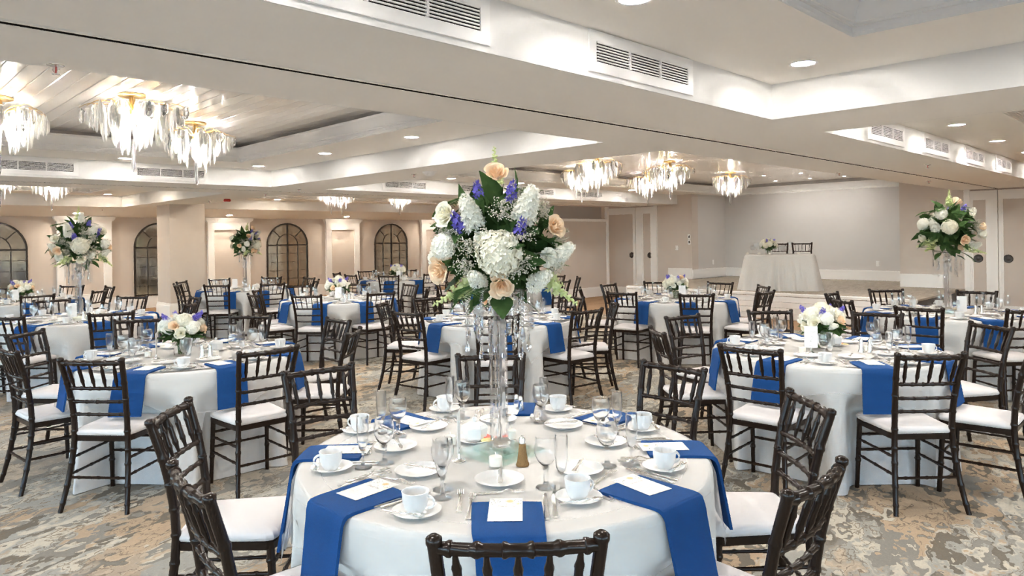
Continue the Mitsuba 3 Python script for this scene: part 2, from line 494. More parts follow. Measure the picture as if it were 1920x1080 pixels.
def arch_mirror():
    m = Model()
    r = MW / 2
    z0, zs = MBOT, MSP

    def arch(r, inset=0):
        pts = [(-r, z0 + inset), (r, z0 + inset), (r, zs)] + [(r * math.cos(a), zs + r * math.sin(a)) for a in np.linspace(0, math.pi, 33)] + [(-r, zs)]
        return Polygon(pts).buffer(0)

    up = np.array([[1, 0, 0, 0], [0, 0, -1, 0], [0, 1, 0, 0], [0, 0, 0, 1.0]])   # polygon (x,y) -> (x, z), extrusion towards -y
    m.add('pane', ply(xf(extrude(arch(r - .01), .008), up @ Tr(0, 0, .010)), 'm_mirror'), label='aged mirror glass')
    fr = arch(r).difference(arch(r - .038, .038))
    m.add('frame', ply(xf(extrude(fr, .045), up), 'm_black'), label='black metal arched frame')

    def bar(x0, z0_, x1, z1_, w):
        m.add('muntin', ply(xf(extrude(LineString([(x0, z0_), (x1, z1_)]).buffer(w / 2, cap_style=2), .030), up @ Tr(0, 0, .004)), 'm_black'))
    bar(0, z0, 0, MTOP - .02, .045)
    bar(-r, zs, r, zs, .042)
    for s in (-1, 1):
        bar(s * r / 2, z0, s * r / 2, zs, .022)
        bar(s * r * .5 * math.cos(.785), zs + r * .5 * math.sin(.785), s * r * math.cos(.785), zs + r * math.sin(.785), .022)
    for k in range(1, 5):
        z = zs - (zs - z0) * k / 5 * 1.0
        bar(-r, z, r, z, .014)
    m.add('muntin', ply(xf(extrude(Point(0, zs).buffer(r / 2 + .011, 24).difference(Point(0, zs).buffer(r / 2 - .011, 24)).intersection(sbox(-r, zs, r, zs + r)), .030), up @ Tr(0, 0, .004)), 'm_black'))
    return m


mir = arch_mirror()
for c, lab in ((2.60, 'black arched mirror cut by the left frame edge, behind the leftmost low bouquet'), (6.03, 'black arched mirror half hidden behind the square pillar'),
               (9.43, 'black arched mirror right of the tall bouquet by the pillar'), (12.97, 'smallest looking black arched mirror, second to the right of the pillar')):
    place(mir, 'arched_mirror', Tr(c, V1, 0), lab, 'mirror', 'arched mirrors on the far wall')

# pillar
struct('wall_pillar', B(5.26, 6.0, 15.9, 16.7, 0, ZB + .01), 'm_wall', label='square taupe pillar with white base')
put('wall_pillar__baseboard', ply(cat([B(5.23, 6.03, 15.87, 16.73, 0, .26), B(5.245, 6.015, 15.885, 16.715, .26, .31)]), 'm_trim'))

# ------------------------------------------------------------------ right wall: doors, stage niche
NV0, NV1, ND = 4.87, 9.78, 17.70
struct('wall_right', cat([B(UW, UW + .3, V0, NV0, 0, 3.0), B(UW, UW + .3, NV1, V1, 0, 3.0)]), 'm_wall')
struct('wall_niche', cat([B(ND, ND + .2, NV0 - .2, NV1 + .2, 0, 3.0), B(UW + .3, ND, NV1, NV1 + .1, 0, 3.0), B(UW + .3, ND, NV0 - .1, NV0, 0, 3.0)]), 'm_stagewall', label='grey recess wall behind the stage')
# partition at the far right of the mirror hall
struct('wall_partition', B(12.4, 15.45, 12.10, 12.4, 0, 2.03), 'm_wall')
put('wall_partition__cap', ply(B(12.37, 15.48, 12.07, 12.43, 2.03, 2.10), 'm_trim'))
put('wall_partition__end_trim', ply(B(15.40, 15.49, 12.07, 12.14, 0, 2.44), 'm_trim'))
put('wall_partition__baseboard', ply(B(12.38, 15.40, 12.075, 12.10, 0, .26), 'm_trim'))
put('wall_partition__header', ply(B(12.4, 15.45, 12.3, 12.42, 2.10, ZB), 'm_gray'))


def baseboard(name, m):
    struct(name, m, 'm_trim')


SZ = 0.5
baseboard('baseboard_right', cat([B(UW - .02, UW, NV1, 10.5, SZ, SZ + .27), B(UW - .02, UW, 4.05, NV0, SZ, SZ + .27), B(UW - .02, UW, 12.7, V1, 0, .26)]))
baseboard('baseboard_niche', cat([B(ND - .02, ND, NV0, NV1, SZ, SZ + .22), B(ND - .03, ND, NV0, NV1, SZ + .20, SZ + .235), B(UW, ND, NV1 - .02, NV1, SZ, SZ + .22), B(UW, ND, NV1 - .03, NV1, SZ + .20, SZ + .235)]))

# stage
SU0, SV0, SV1 = 12.95, 3.70, 9.60
struct('stage', B(SU0 + .03, ND, SV0, SV1, 0, SZ - .03), 'm_black')
labels['stage'] = {'kind': 'structure', 'label': 'low stage with white boarded front and grey wood deck'}
put('stage__deck', ply(B(SU0 + .02, ND, SV0 - .01, SV1 + .01, SZ - .03, SZ), 'm_stage'), None)
bh = (SZ - .06) / 4
fb = ply(chamfer_box(SU0, SU0 + .03, SV0, SV1, 0, bh - .004, .004), 'm_trim')
for i in range(4):
    put(numbered('stage__riser_board'), fb, Tr(0, 0, .002 + i * bh))
put('stage__nosing', ply(chamfer_box(SU0 - .02, SU0 + .05, SV0 - .01, SV1 + .01, SZ - .055, SZ + .004, .01), 'm_trim'))
put('stage__side_panel', ply(cat([B(SU0, UW, SV1, SV1 + .03, 0, SZ - .03)]), 'm_trim'))


# pocket doors
def pocket_door(v0, v1, i0, i1, knob_v, zt=2.41):
    m = Model()
    zi = 2.26
    m.add('frame', ply(cat([B(-.05, 0, v0, i0, 0, zt), B(-.05, 0, i1, v1, 0, zt), B(-.05, 0, i0, i1, zi, zt), B(-.05, 0, i0, i1, 0, .18)]), 'm_trim'))
    m.add('bead', ply(cat([B(-.04, 0, i0, i0 + .03, .18, zi), B(-.04, 0, i1 - .03, i1, .18, zi), B(-.04, 0, i0, i1, zi - .03, zi), B(-.04, 0, i0, i1, .18, .21)]), 'm_trim'))
    m.add('panel', ply(B(-.025, 0, i0 + .03, i1 - .03, .2, zi - .02), 'm_wall'), label='taupe inset panel')
    ring = lathe([(0, 0), (.075, 0), (.08, .008), (.072, .016), (.05, .014), (.045, .006), (.03, .006), (.022, .012), (0, .013)], 24)
    m.add('pull', ply(xf(ring, Tr(-.025 if i0 < knob_v < i1 else -.05, knob_v, 1.1) @ Ry(-math.pi / 2)), 'm_bronze', 40), label='round dark bronze pull')
    return m


place(pocket_door(3.15, 3.60, 3.31, 3.58, 3.47), 'pocket_door', Tr(UW, 0, 0), 'narrow taupe pocket door leaf behind the tall bouquet on the right', 'door', 'pocket doors of the folding partition')
place(pocket_door(2.10, 3.135, 2.20, 3.09, 2.99), 'pocket_door', Tr(UW, 0, 0), 'wide taupe pocket door leaf cut by the right frame edge', 'door', 'pocket doors of the folding partition')
place(pocket_door(11.52, 12.56, 11.58, 12.52, 11.66), 'pocket_door', Tr(UW, 0, 0), 'wide taupe pocket door leaf right of the front bouquet', 'door', 'pocket doors of the folding partition')
place(pocket_door(10.92, 11.505, 11.0, 11.30, 11.06), 'pocket_door', Tr(UW, 0, 0), 'narrow taupe pocket door leaf left of the light switches', 'door', 'pocket doors of the folding partition')
struct('trim_1', cat([B(UW - .06, UW, 3.60, 3.70, 0, ZB)]), 'm_trim')
struct('trim_2', cat([B(UW - .06, UW, 10.83, 10.92, 0, ZB)]), 'm_trim')


# wall plates
def plate(w, h, n, dark):
    m = Model()
    m.add('plate', ply(chamfer_box(-.006, 0, -w / 2, w / 2, -h / 2, h / 2, .0025), 'm_paper'))
    for i in range(n):
        z = (i - (n - 1) / 2) * .04
        m.add('insert', ply(chamfer_box(-.009, -.004, -.016, .016, z - .015 * (2 if n == 1 else 1), z + .015 * (2 if n == 1 else 1), .002), 'm_black' if dark else 'm_trim'))
    return m


place(plate(.08, .13, 1, True), 'wall_control', Tr(UW, 9.86, 1.59), 'upper small dark wall control beside the stage opening', 'wall control')
place(plate(.08, .13, 1, True), 'wall_control', Tr(UW, 9.86, 1.45), 'lower small dark wall control beside the stage opening', 'wall control')
place(plate(.08, .125, 1, False), 'light_switch', Tr(UW, 10.23, 1.30), 'white light switch plate left of the dark wall controls', 'switch')
place(plate(.08, .125, 2, False), 'wall_outlet', Tr(ND, 5.87, SZ + .40), 'white outlet plate on the grey wall right of the head table', 'outlet')
place(plate(.08, .125, 2, False), 'wall_outlet', Tr(17.04, NV1, SZ + .40) @ Rz(math.pi / 2), 'white outlet plate on the recess side wall left of the head table', 'outlet')

# ------------------------------------------------------------------ recessed downlights
WARM = [1.0, 0.965, 0.91]


def downlight_model(r, L, tint=WARM):
    m = Model()
    m.add('trim_ring', ply(lathe([(r, .012), (r, -.001), (r + .004, -.004), (r + .016, -.004), (r + .018, .001)], 28), 'm_trim', 40))
    d = ply(lathe([(0, -.002), (r, -.002)], 28), 'm_white')
    d['emitter'] = {'type': 'area', 'radiance': rgb([c * L for c in tint])}
    m.add('lens', d, label='glowing lens')
    return m


dl, dlfar, spot = downlight_model(.070, DOWN_L), downlight_model(.070, DOWN_L * 1.15, [1.0, .88, .72]), downlight_model(.035, SPOT_L)
down = [(2.62, 1.88, 'in the nearest coffer, cut by the top frame edge'), (4.40, 1.88, 'in the corner of the nearest coffer, right of the louvered grilles'),
        (8.1, 1.93, 'above the upper right grilles, nearer one'), (9.93, 1.95, 'above the upper right grilles, farther one'), (11.7, 1.95, 'at the right frame edge above the last grille'),
        (4.40, 6.01, 'in the coffer right of the gold chandeliers, near the beam'), (4.40, 7.80, 'in the coffer right of the gold chandeliers, second from the beam'),
        (4.42, 9.70, 'in the coffer corner right of the gold chandeliers'), (2.72, 9.78, 'behind the icicles of the near chandelier'), (.9, 9.78, None), (4.4, 4.22, None), (2.6, 4.22, None), (.8, 4.22, None),
        (7.96, 9.70, 'above the grilles left of the front bouquet'), (6.2, 9.70, None), (9.75, 9.76, 'in the coffer ring behind the front bouquet'), (11.55, 9.76, 'above the grille by the stage side doors'),
        (6.2, 6.0, None), (6.2, 7.8, None), (8.0, 4.22, None), (9.8, 4.22, None), (11.6, 4.22, None), (13.4, 4.22, None), (13.4, 9.76, None),
        (8.33, 17.2, 'over the mirror wall, right of the pillar'), (4.42, 17.2, 'over the mirror wall, left of the pillar'), 
        (4.42, 14.8, None), (6.3, 14.8, None), (10.4, 12.3, None), (2.4, 12.3, None),
        (.85, 1.88, None), (-.9, 1.88, None), (4.40, .1, None), (4.40, -1.7, None), (6.3, .2, None), (6.3, 1.93, None), (6.3, -1.7, None), (13.6, 1.95, None), (-1.0, 4.22, None), (-2.6, 6.4, None), (-2.6, 9.78, None)]
for x, y, w in down:
    place(dl if y < 11 else dlfar, 'recessed_downlight', Tr(x, y, ZR), 'round recessed downlight ' + (w or 'in a coffer ring hidden by the beams'), 'downlight', 'recessed downlights in the coffers')
for x, w in ((4.1, 'over the panel behind the leftmost tall bouquet'), (7.6, 'over the panel behind the tall bouquet by the pillar'), (.9, 'hidden left'), (11.1, 'over the panel between the two arched mirrors'), (14.4, 'beside the top left of the front bouquet')):
    y = 18.45 if x > 1 else 18.4
    z = 2.44 - (y - 17.73) / (18.85 - 17.73) * .19
    place(dlfar, 'recessed_downlight', Tr(x, y, z - .003) @ Rx(-math.atan(.19 / 1.12)), 'round recessed downlight in the soffit ' + w, 'downlight', 'soffit downlights by the mirrors')
for x, y, w in ((15.15, 7.4, 'leftmost'), (15.25, 6.6, 'upper middle'), (16.9, 6.3, 'rightmost'), (16.9, 7.95, 'lower left'), (16.9, 7.1, 'faint middle')):
    place(spot, 'stage_spotlight', Tr(x, y, ZP - .002), f'small round ceiling spot above the stage, {w} one', 'spotlight', 'ceiling spots above the stage')


# ------------------------------------------------------------------ air grilles
def grille(w, h, nb=3, ns=7):
    m = Model()
    fw = .055
    m.add('frame', ply(cat([B(-w / 2, w / 2, -.012, 0, -h / 2, -h / 2 + fw), B(-w / 2, w / 2, -.012, 0, h / 2 - fw, h / 2), B(-w / 2, -w / 2 + fw, -.012, 0, -h / 2 + fw, h / 2 - fw), B(w / 2 - fw, w / 2, -.012, 0, -h / 2 + fw, h / 2 - fw)]), 'm_trim'))
    iw, ih = w - 2 * fw, h - 2 * fw
    m.add('shade_sheet', ply(B(-iw / 2, iw / 2, -.0035, -.001, -ih / 2, ih / 2), 'm_shade_black'), label='black sheet painted as the shade behind the louvres')  # thin black sheet: shade behind the louvres put into its colour
    bw = iw / nb
    dv = ply(B(-.006, .006, -.016, 0, -ih / 2, ih / 2), 'm_trim')
    for k in range(1, nb):
        m.add('divider', dv, Tr(-iw / 2 + k * bw, 0, 0))
    sl = ply(B(-bw / 2 + .006, bw / 2 - .006, -.0125, -.0045, -.0035, .0035), 'm_trim')
    for k in range(nb):
        for j in range(ns):
            m.add('louvre', sl, Tr(-iw / 2 + (k + .5) * bw, 0, -ih / 2 + (j + .7) * ih / ns))
    return m


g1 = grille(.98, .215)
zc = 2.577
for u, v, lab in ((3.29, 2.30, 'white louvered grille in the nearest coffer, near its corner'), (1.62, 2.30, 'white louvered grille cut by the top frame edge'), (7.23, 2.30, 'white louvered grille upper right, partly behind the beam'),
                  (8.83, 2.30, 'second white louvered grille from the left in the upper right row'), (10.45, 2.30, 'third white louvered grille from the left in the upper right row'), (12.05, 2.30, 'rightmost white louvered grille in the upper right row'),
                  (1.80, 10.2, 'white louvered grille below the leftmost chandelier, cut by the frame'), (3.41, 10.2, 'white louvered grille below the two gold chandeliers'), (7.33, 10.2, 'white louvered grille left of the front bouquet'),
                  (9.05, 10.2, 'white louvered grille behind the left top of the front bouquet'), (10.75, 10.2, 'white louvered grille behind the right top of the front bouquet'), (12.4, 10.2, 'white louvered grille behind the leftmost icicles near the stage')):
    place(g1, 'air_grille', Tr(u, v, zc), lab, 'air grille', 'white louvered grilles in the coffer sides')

# ------------------------------------------------------------------ sprinklers, strobe, dome
sp = Model()
sp.add('escutcheon', ply(lathe([(0, 0), (.036, 0), (.036, -.004), (.014, -.010), (0, -.010)][::-1], 20), 'm_silver', 40))
sp.add('frame_arms', ply(cat([tube([(s * .008, 0, -.008), (s * .017, 0, -.022), (s * .004, 0, -.042)], .003, 6) for s in (-1, 1)]), 'm_silver', 40))
sp.add('bulb', ply(tube([(0, 0, -.010), (0, 0, -.038)], [.0035, .0035], 8), 'm_red', 40), label='red glass bulb')
sp.add('deflector', ply(lathe([(0, -.046), (.017, -.044), (.017, -.042), (0, -.041)], 16), 'm_silver'))
for x, y, s, w in ((.76, 3.76, 1.0, 'with a red bulb on the nearest beam, above the left chandeliers'), (5.4, 10.4, 1, 'left of the smoke detector on the cross beam'), (5.45, 11.7, 1, 'on the far cross beam left of the middle'),
                   (5.5, 14.3, 1, 'by the pillar top'), (5.3, 7.2, 1, 'nearest to the white smoke detector'), (4.5, 18.0, 1, 'left of the pillar top'), (9.8, 3.72, 1, 'above the head table wall'), (12.6, 3.4, 1, 'left of the right hand pocket doors'), (9.6, 2.6, 1, 'under the upper right grille row')):
    place(sp, 'fire_sprinkler', Tr(x, y, 2.405 if y == 18.0 else ZB) @ Rz(2.3), 'small metal fire sprinkler ' + w, 'sprinkler')
sm = Model()
sm.add('base', ply(lathe([(0, -.02), (.085, -.02), (.09, 0)], 28), 'm_trim', 40))
sm.add('dome', ply(lathe([(0, -.055), (.03, -.053), (.055, -.045), (.068, -.03), (.07, -.02)], 28), 'm_trim', True))
place(sm, 'smoke_detector', Tr(5.28, 6.85, ZB), 'white dome smoke detector under the cross beam left of the bouquet', 'smoke detector')
stq = Model()
stq.add('body', ply(chamfer_box(-.06, .06, -.035, .035, -.05, 0, .012), 'm_red'))
stq.add('lens', ply(chamfer_box(-.03, .03, -.02, .02, -.065, -.045, .006), 'm_paper'))
place(stq, 'fire_strobe', Tr(5.52, 13.5, ZB), 'red fire alarm strobe on the cross beam above the pillar', 'fire strobe')


# ------------------------------------------------------------------ chandeliers
def icicle(seed, L=1.0, r=.0155, seg=6, n=9, shell=False):
    """a lumpy glass icicle hanging along -z; shell: a curved shard, hollow towards -x"""
    g = np.random.default_rng(seed)
    z = np.linspace(0, -L, n)
    t = np.linspace(0, 1, n)
    rad = r * (0.55 + .6 * np.sin(np.pi * np.clip(t * .75 + .16, 0, 1))) * (1 + g.uniform(-.18, .18, n))
    rad[-1], rad[0] = r * .18, r * .35
    off = np.cumsum(g.normal(0, r * .10, (n, 2)), axis=0)
    if shell:
        a = np.linspace(-1.75, 1.75, 7)
        return grid_mesh(np.array([[(o[0] + q * math.cos(b), o[1] + q * math.sin(b), zz) for b in a] for o, q, zz in zip(off, rad, z)]))
    return tube(np.column_stack([off, z]), rad, seg)


ice_m = [ply(icicle(i, shell=True), 'm_ice', True) for i in range(4)]
ice_c = [ply(icicle(10 + i), 'm_iceclear', 50) for i in range(3)]
bulb_d = ply(xf(trimesh.creation.icosphere(subdivisions=2, radius=.055), Sc(1, 1, .7)), 'm_white')
bulb_d['emitter'] = {'type': 'area', 'radiance': rgb([c * BULB_L for c in (1.0, .93, .84)])}


def chandelier(seed, n_ice, n_br=12, R=.43):
    g = np.random.default_rng(seed)
    m = Model()
    m.add('canopy', ply(lathe([(0, -.028), (.095, -.028), (.112, -.022), (.112, -.004), (.105, 0)], 32), 'm_gold', 40))
    m.add('stem', ply(cat([tube([(.018 * math.cos(a), .018 * math.sin(a), -.02), (.022 * math.cos(a + .5), .022 * math.sin(a + .5), -.10), (.035 * math.cos(a + .9), .035 * math.sin(a + .9), -.19)], .009, 7) for a in np.linspace(0, 2 * np.pi, 7)[:-1]]), 'm_gold', 40))
    tips = []
    for i in range(n_br):
        a = 2 * np.pi * i / n_br + g.uniform(-.16, .16)
        L = R * g.uniform(.80, 1.08)
        s = np.linspace(0, 1, 9)
        wob = g.uniform(-.10, .10)
        rr = .03 + (L - .03) * s
        aa = a + wob * np.sin(s * 5) + g.uniform(-.25, .25) * s
        zz = -.15 + .075 * np.sin(s * math.pi * g.uniform(.75, 1.0)) - .02 * s + .008 * np.sin(s * 11 + i)
        pts = np.column_stack([rr * np.cos(aa), rr * np.sin(aa), zz])
        m.add('branch', ply(tube(pts, np.linspace(.0065, .0025, 9), 5), 'm_gold', 50))
        tips.append(pts)
    for k in range(n_ice):
        b = tips[k % n_br]
        s = min(1, math.sqrt(((k // n_br) + g.uniform(.2, 1)) / (n_ice / n_br)))
        f = s * 8
        j = min(7, int(f))
        p = b[j] * (1 - (f - j)) + b[j + 1] * (f - j)
        p = p + np.array([g.normal(0, .022), g.normal(0, .022), -.004])
        rel = math.hypot(p[0], p[1]) / R
        bottom = -.19 - .34 * (1 - rel ** 1.5) * g.uniform(.6, 1.12) - .06 * g.random()
        L = max(.10, min(.34, (p[2] - bottom) * g.uniform(.8, 1)))
        drop = max(0, (p[2] - bottom) - L)
        clear = rel > .93 or g.random() < .08
        d = ice_c[k % 3] if clear else ice_m[k % 4]
        wdt = g.uniform(.75, 1.25)
        m.add('icicle', d, Tr(p[0], p[1], p[2] - drop) @ Rz(math.atan2(p[1], p[0]) + g.normal(0, .35)) @ Sc(wdt, wdt, L))
    m.add('icicle', ice_c[0], Tr(.01, 0, -.40) @ Sc(1.05, 1.05, .30))
    m.add('bulb', bulb_d, Tr(0, 0, -.25), label='glowing bulb')
    return m


chs = [chandelier(21, 132), chandelier(22, 126), chandelier(23, 84)]
chd = [(1.97, 6.87, 0, 'gold chandelier of glass icicles, nearest whole one on the left'), (2.95, 8.05, 1, 'gold chandelier of glass icicles in front of the grille, overlapping the nearest one'),
       (1.12, 7.75, 0, 'icicle chandelier cut by the left frame edge under the plank ceiling'), (.0, 6.8, 1, 'icicle chandelier hidden beyond the left frame edge'),
       (9.15, 7.35, 0, 'icicle chandelier right of the front bouquet, leftmost of that row'), (10.1, 8.5, 1, 'icicle chandelier half hidden in the leftmost cluster near the stage'), (10.77, 7.01, 1, 'middle icicle chandelier before the stage with gold canopy'),
       (12.3, 8.55, 2, 'icicle chandelier behind the middle one before the stage'), (13.75, 7.46, 0, 'rightmost icicle chandelier before the stage'),
       (2.10, 14.5, 2, 'distant icicle chandelier at the left edge above the mirrors'), (3.05, 15.6, 2, 'distant icicle chandelier above the leftmost tall bouquet'),
       (8.72, 15.2, 2, 'distant icicle chandelier left of the middle, before the far wall'), (9.35, 15.75, 2, 'distant icicle chandelier just overlapping its left neighbour'), (10.95, 15.5, 2, 'distant icicle chandelier above the smallest mirror'), (13.3, 15.6, 2, 'distant icicle chandelier touching the front bouquet'),
       (-.9, .5, 0, 'added unseen icicle chandelier of the nearest coffer, behind the viewer'), (.6, -1.6, 1, 'added unseen icicle chandelier of the nearest coffer, farthest behind the viewer'),  # unseen pair added to brighten the nearest table and ceiling
       (8.9, .1, 1, 'added unseen icicle chandelier beyond the right frame edge'), (10.6, -.5, 0, 'second added icicle chandelier, unseen past the right frame edge')]  # both added out of view for more light in the front area
for i, (x, y, k, lab) in enumerate(chd):
    place(chs[k], 'chandelier', Tr(x, y, ZP) @ Rz(i * 1.3), lab, 'chandelier', 'icicle chandeliers')

# ------------------------------------------------------------------ chiavari chair
def noded(p0, p1, r, nodes, seg, mid=None, e=.006, bump=1.28, taper=None):
    """turned bamboo bar from p0 to p1 (through mid) with rings at the fractions in nodes"""
    p0, p1 = np.array(p0, float), np.array(p1, float)
    L = np.linalg.norm(p1 - p0)
    ts = {0.0: 1, 1.0: 1}
    for t in nodes:
        for dt, k in ((-2 * e / L, 1), (-.6 * e / L, bump), (.6 * e / L, bump), (2 * e / L, 1)):
            if 0 < t + dt < 1:
                ts[t + dt] = k
    if mid is not None:
        for t in np.linspace(.1, .9, 5 if seg < 8 else 9):
            ts.setdefault(float(t), 1)
    t = np.array(sorted(ts))
    k = np.array([ts[x] for x in t])
    P = p0 + (p1 - p0) * t[:, None]
    if mid is not None:
        P = P + np.array(mid)[None] * (4 * t * (1 - t))[:, None]
    rr = r * k if taper is None else r * k * taper(t)
    return tube(P, rr, seg)


def curve_post(s, seg, lo):
    z = np.array([0, .10, .22, .34, .45, .56, .68, .80, .90, .915])
    y = np.array([-.262, -.236, -.210, -.192, -.184, -.188, -.205, -.232, -.262, -.266])
    x = np.array([.212, .199, .186, .176, .170, .170, .175, .184, .193, .194]) * s
    nodes = [] if lo else [.06, .17, .31, .40, .52, .63, .74, .85]
    zs = {float(v): 1.0 for v in z}
    for n in nodes:
        zz = n * .915
        for d, k in ((-.011, 1), (-.004, 1.17), (.004, 1.17), (.011, 1)):
            zs[zz + d] = k
    zz = np.array(sorted(zs))
    r = np.interp(zz, [0, .2, .5, .9, .915], [.0135, .0165, .0175, .0165, .0165]) * np.array([zs[v] for v in zz])
    P = np.column_stack([np.interp(zz, z, x), np.interp(zz, z, y), zz])
    from scipy.interpolate import CubicSpline
    P[:, 0], P[:, 1] = CubicSpline(z, x)(zz), CubicSpline(z, y)(zz)
    # finial
    t = P[-1]
    extra = np.array([[t[0], t[1] - .001, .918], [t[0], t[1] - .002, .930], [t[0], t[1] - .003, .937]])
    return tube(np.vstack([P, extra]), np.concatenate([r, [.0195, .0195, .011]]), seg)


def chair_model(lod):
    lo = lod > 0
    seg, s2 = ((12, 8), (8, 6), (6, 5))[lod]
    m = Model()
    sm = 50
    fr = Polygon([(-.172, -.185), (.172, -.185), (.182, -.13), (.205, .17), (.198, .196), (.17, .207), (0, .214), (-.17, .207), (-.198, .196), (-.205, .17), (-.182, -.13)])
    a, b = extrude(fr.buffer(-.004), .036), extrude(fr, .026)
    a.apply_translation([0, 0, .412])
    b.apply_translation([0, 0, .417])
    m.add('seat_frame', ply(cat([a, b]), 'm_chair'))
    # cushion: rounded slab
    ring = np.array(fr.buffer(.004).buffer(.02).buffer(-.02).exterior.coords)[:-1]
    ring = ring[:: (1 if lod == 0 else 2)]
    prof = [(0.955, .446), (1.0, .458), (.992, .470), (.95, .482), (.80, .492), (.5, .498), (0, .500)] if lod < 2 else [(.96, .446), (1.0, .462), (.90, .486), (.5, .496), (0, .499)]
    P = np.array([[(x * k, .012 + (y - .012) * k, z - (.006 * (1 - k) if k < .9 else 0)) for x, y in np.vstack([ring, ring[:1]])] for k, z in prof])
    cu = grid_mesh(P)
    m.add('cushion', ply(cu, 'm_cushion', True), label='white padded cushion')
    for s in (-1, 1):
        m.add('back_post', ply(curve_post(s, seg, lod == 2), 'm_chair', sm))
    for s in (-1, 1):
        m.add('front_leg', ply(noded((s * .196, .205, 0), (s * .186, .180, .43), .0165, [.15, .42, .66, .86] if not lo else [.42], seg, taper=lambda t: .82 + .18 * t), 'm_chair', sm))
    nb = (lambda n: [] if lod == 2 else list((np.arange(n) + .5) / n))

    def rail(z, y, x, r, bow, n, name):
        m.add(name, ply(noded((-x, y, z), (x, y, z), r, nb(n), s2 + 2, mid=(0, -bow, 0)), 'm_chair', sm))
    rail(.905, -.262, .190, .0155, .022, 6, 'top_rail')
    rail(.745, -.217, .176, .0105, .018, 6, 'cross_rail')
    rail(.660, -.201, .171, .0100, .014, 5, 'cross_rail')
    rail(.580, -.190, .168, .0100, .010, 5, 'cross_rail')
    for k in range(5):
        f = (k - 2) / 2.6
        t = (f + 1) / 2
        bt, bb = .022 * 4 * t * (1 - t), .018 * 4 * t * (1 - t)
        m.add('spindle', ply(noded((f * .176, -.217 - bb, .750), (f * .190, -.262 - bt, .896), .0105, [.28, .72] if lod < 2 else [], s2, bump=1.2, taper=lambda t: .55 + .55 * np.sin(np.pi * t)), 'm_chair', sm))
    for s in (-1, 1):
        for z, yb, xb in ((.215, -.211, .187), (.315, -.196, .178)):
            xf_, yf = .186 + (.196 - .186) * (1 - z / .43), .180 + .025 * (1 - z / .43)
            m.add('stretcher', ply(noded((s * xb, yb, z), (s * xf_, yf, z), .0085, nb(3), s2), 'm_chair', sm))
    for z in (.245, .345):
        xf_, yf = .186 + .010 * (1 - z / .43), .180 + .025 * (1 - z / .43)
        m.add('stretcher', ply(noded((-xf_, yf, z), (xf_, yf, z), .0085, nb(3), s2), 'm_chair', sm))
    m.add('stretcher', ply(noded((-.188, -.213, .200), (.188, -.213, .200), .0085, nb(3), s2), 'm_chair', sm))
    return m


CH = [chair_model(i) for i in range(3)]

# ------------------------------------------------------------------ tables: centre, phrase that tells them apart, bouquet
TB = {1: (1.91, 2.02, 'nearest table', 'tall'), 2: (1.95, 5.50, 'left low-bouquet table', 'low'), 3: (5.05, 5.40, 'table behind the crystal stand', 'low'),
      4: (5.22, 2.09, 'number 2 card table', 'low'), 5: (2.04, 9.14, 'far left tall-bouquet table', 'tall'), 6: (5.21, 8.91, 'table under the smoke detector', 'low'),
      7: (5.27, 12.15, 'tall-bouquet table by the pillar', 'tall'), 8: (8.62, 12.35, 'table before the smallest mirror', 'low'), 9: (8.17, 5.25, 'low-bouquet table before the stage', 'low'),
      10: (8.42, 2.11, 'tall-bouquet table by pocket doors', 'tall'), 11: (2.06, 12.60, 'table at left frame edge', 'low'), 12: (8.39, 8.68, 'table hidden behind front bouquet', 'tall')}
SIDE = {225: 'near', 180: 'near left', 135: 'left', 90: 'far left', 45: 'far', 0: 'far right', 315: 'right', 270: 'near right'}
RR = .785
# chairs: (table, side): (angle, radius of the top rail, turn of the rail in degrees)
CM = {(1, 225): (228, 1.15, 137), (1, 180): (174, 1.16, 85), (1, 135): (130, 1.39, 50), (1, 90): (90, 1.46, 175), (1, 45): (49.7, 1.42, 137), (1, 0): (4, 1.34, 88), (1, 315): (323, 1.28, 47), (1, 270): (275.7, 1.18, 1),
      (2, 225): (221, 1.09, 131), (2, 270): (274, 1.16, 0), (2, 180): (171, 1.11, 96), (2, 135): (126, 1.42, 43), (2, 90): (87, 1.48, 160), (2, 45): (47, 1.31, 131), (2, 0): (0, 1.26, 89), (2, 315): (320, 1.22, 44),
      (3, 225): (226, 1.05, 140), (3, 180): (173, 1.09, 99), (3, 135): (122, 1.32, 40), (3, 270): (277, 1.10, 174), (3, 315): (317, 1.22, 46),
      (4, 180): (180, 1.16, 93), (4, 225): (231, 1.12, 137), (4, 0): (4, 1.33, 98), (4, 45): (43, 1.29, 136), (4, 90): (86, 1.26, 168), (4, 135): (133, 1.22, 49), (4, 315): (320, 1.27, 53),
      (5, 270): (270, 1.27, 165), (6, 225): (218, 1.07, 129), (6, 270): (269, 1.11, 175), (9, 180): (176, 1.10, 103), (9, 225): (225, 1.12, 125), (10, 180): (183, 1.20, 94), (7, 225): (222, 1.05, 140)}
chairs, CR = {}, {}
for t, (cx, cy, ph, bq) in TB.items():
    for a in (225, 180, 135, 90, 45, 0, 315, 270):
        ang, r, turn = CM.get((t, a), (a + rng.uniform(-3, 3), 1.17 + rng.uniform(-.05, .12), None))
        th = math.radians(ang + 90 + (0 if turn is not None else rng.uniform(-6, 6)))
        if turn is not None:
            base = ang + 90
            d = (turn - base + 90) % 180 - 90
            th = math.radians(base + d)
        rail = np.array([cx + r * math.cos(math.radians(ang)), cy + r * math.sin(math.radians(ang))])
        o = rail + np.array([-math.sin(th), math.cos(th)]) * .265
        chairs[(t, a)] = (o, th)
        CR[(t, a)] = r


def depth(x, y):
    return x * FW[0] + y * FW[1]


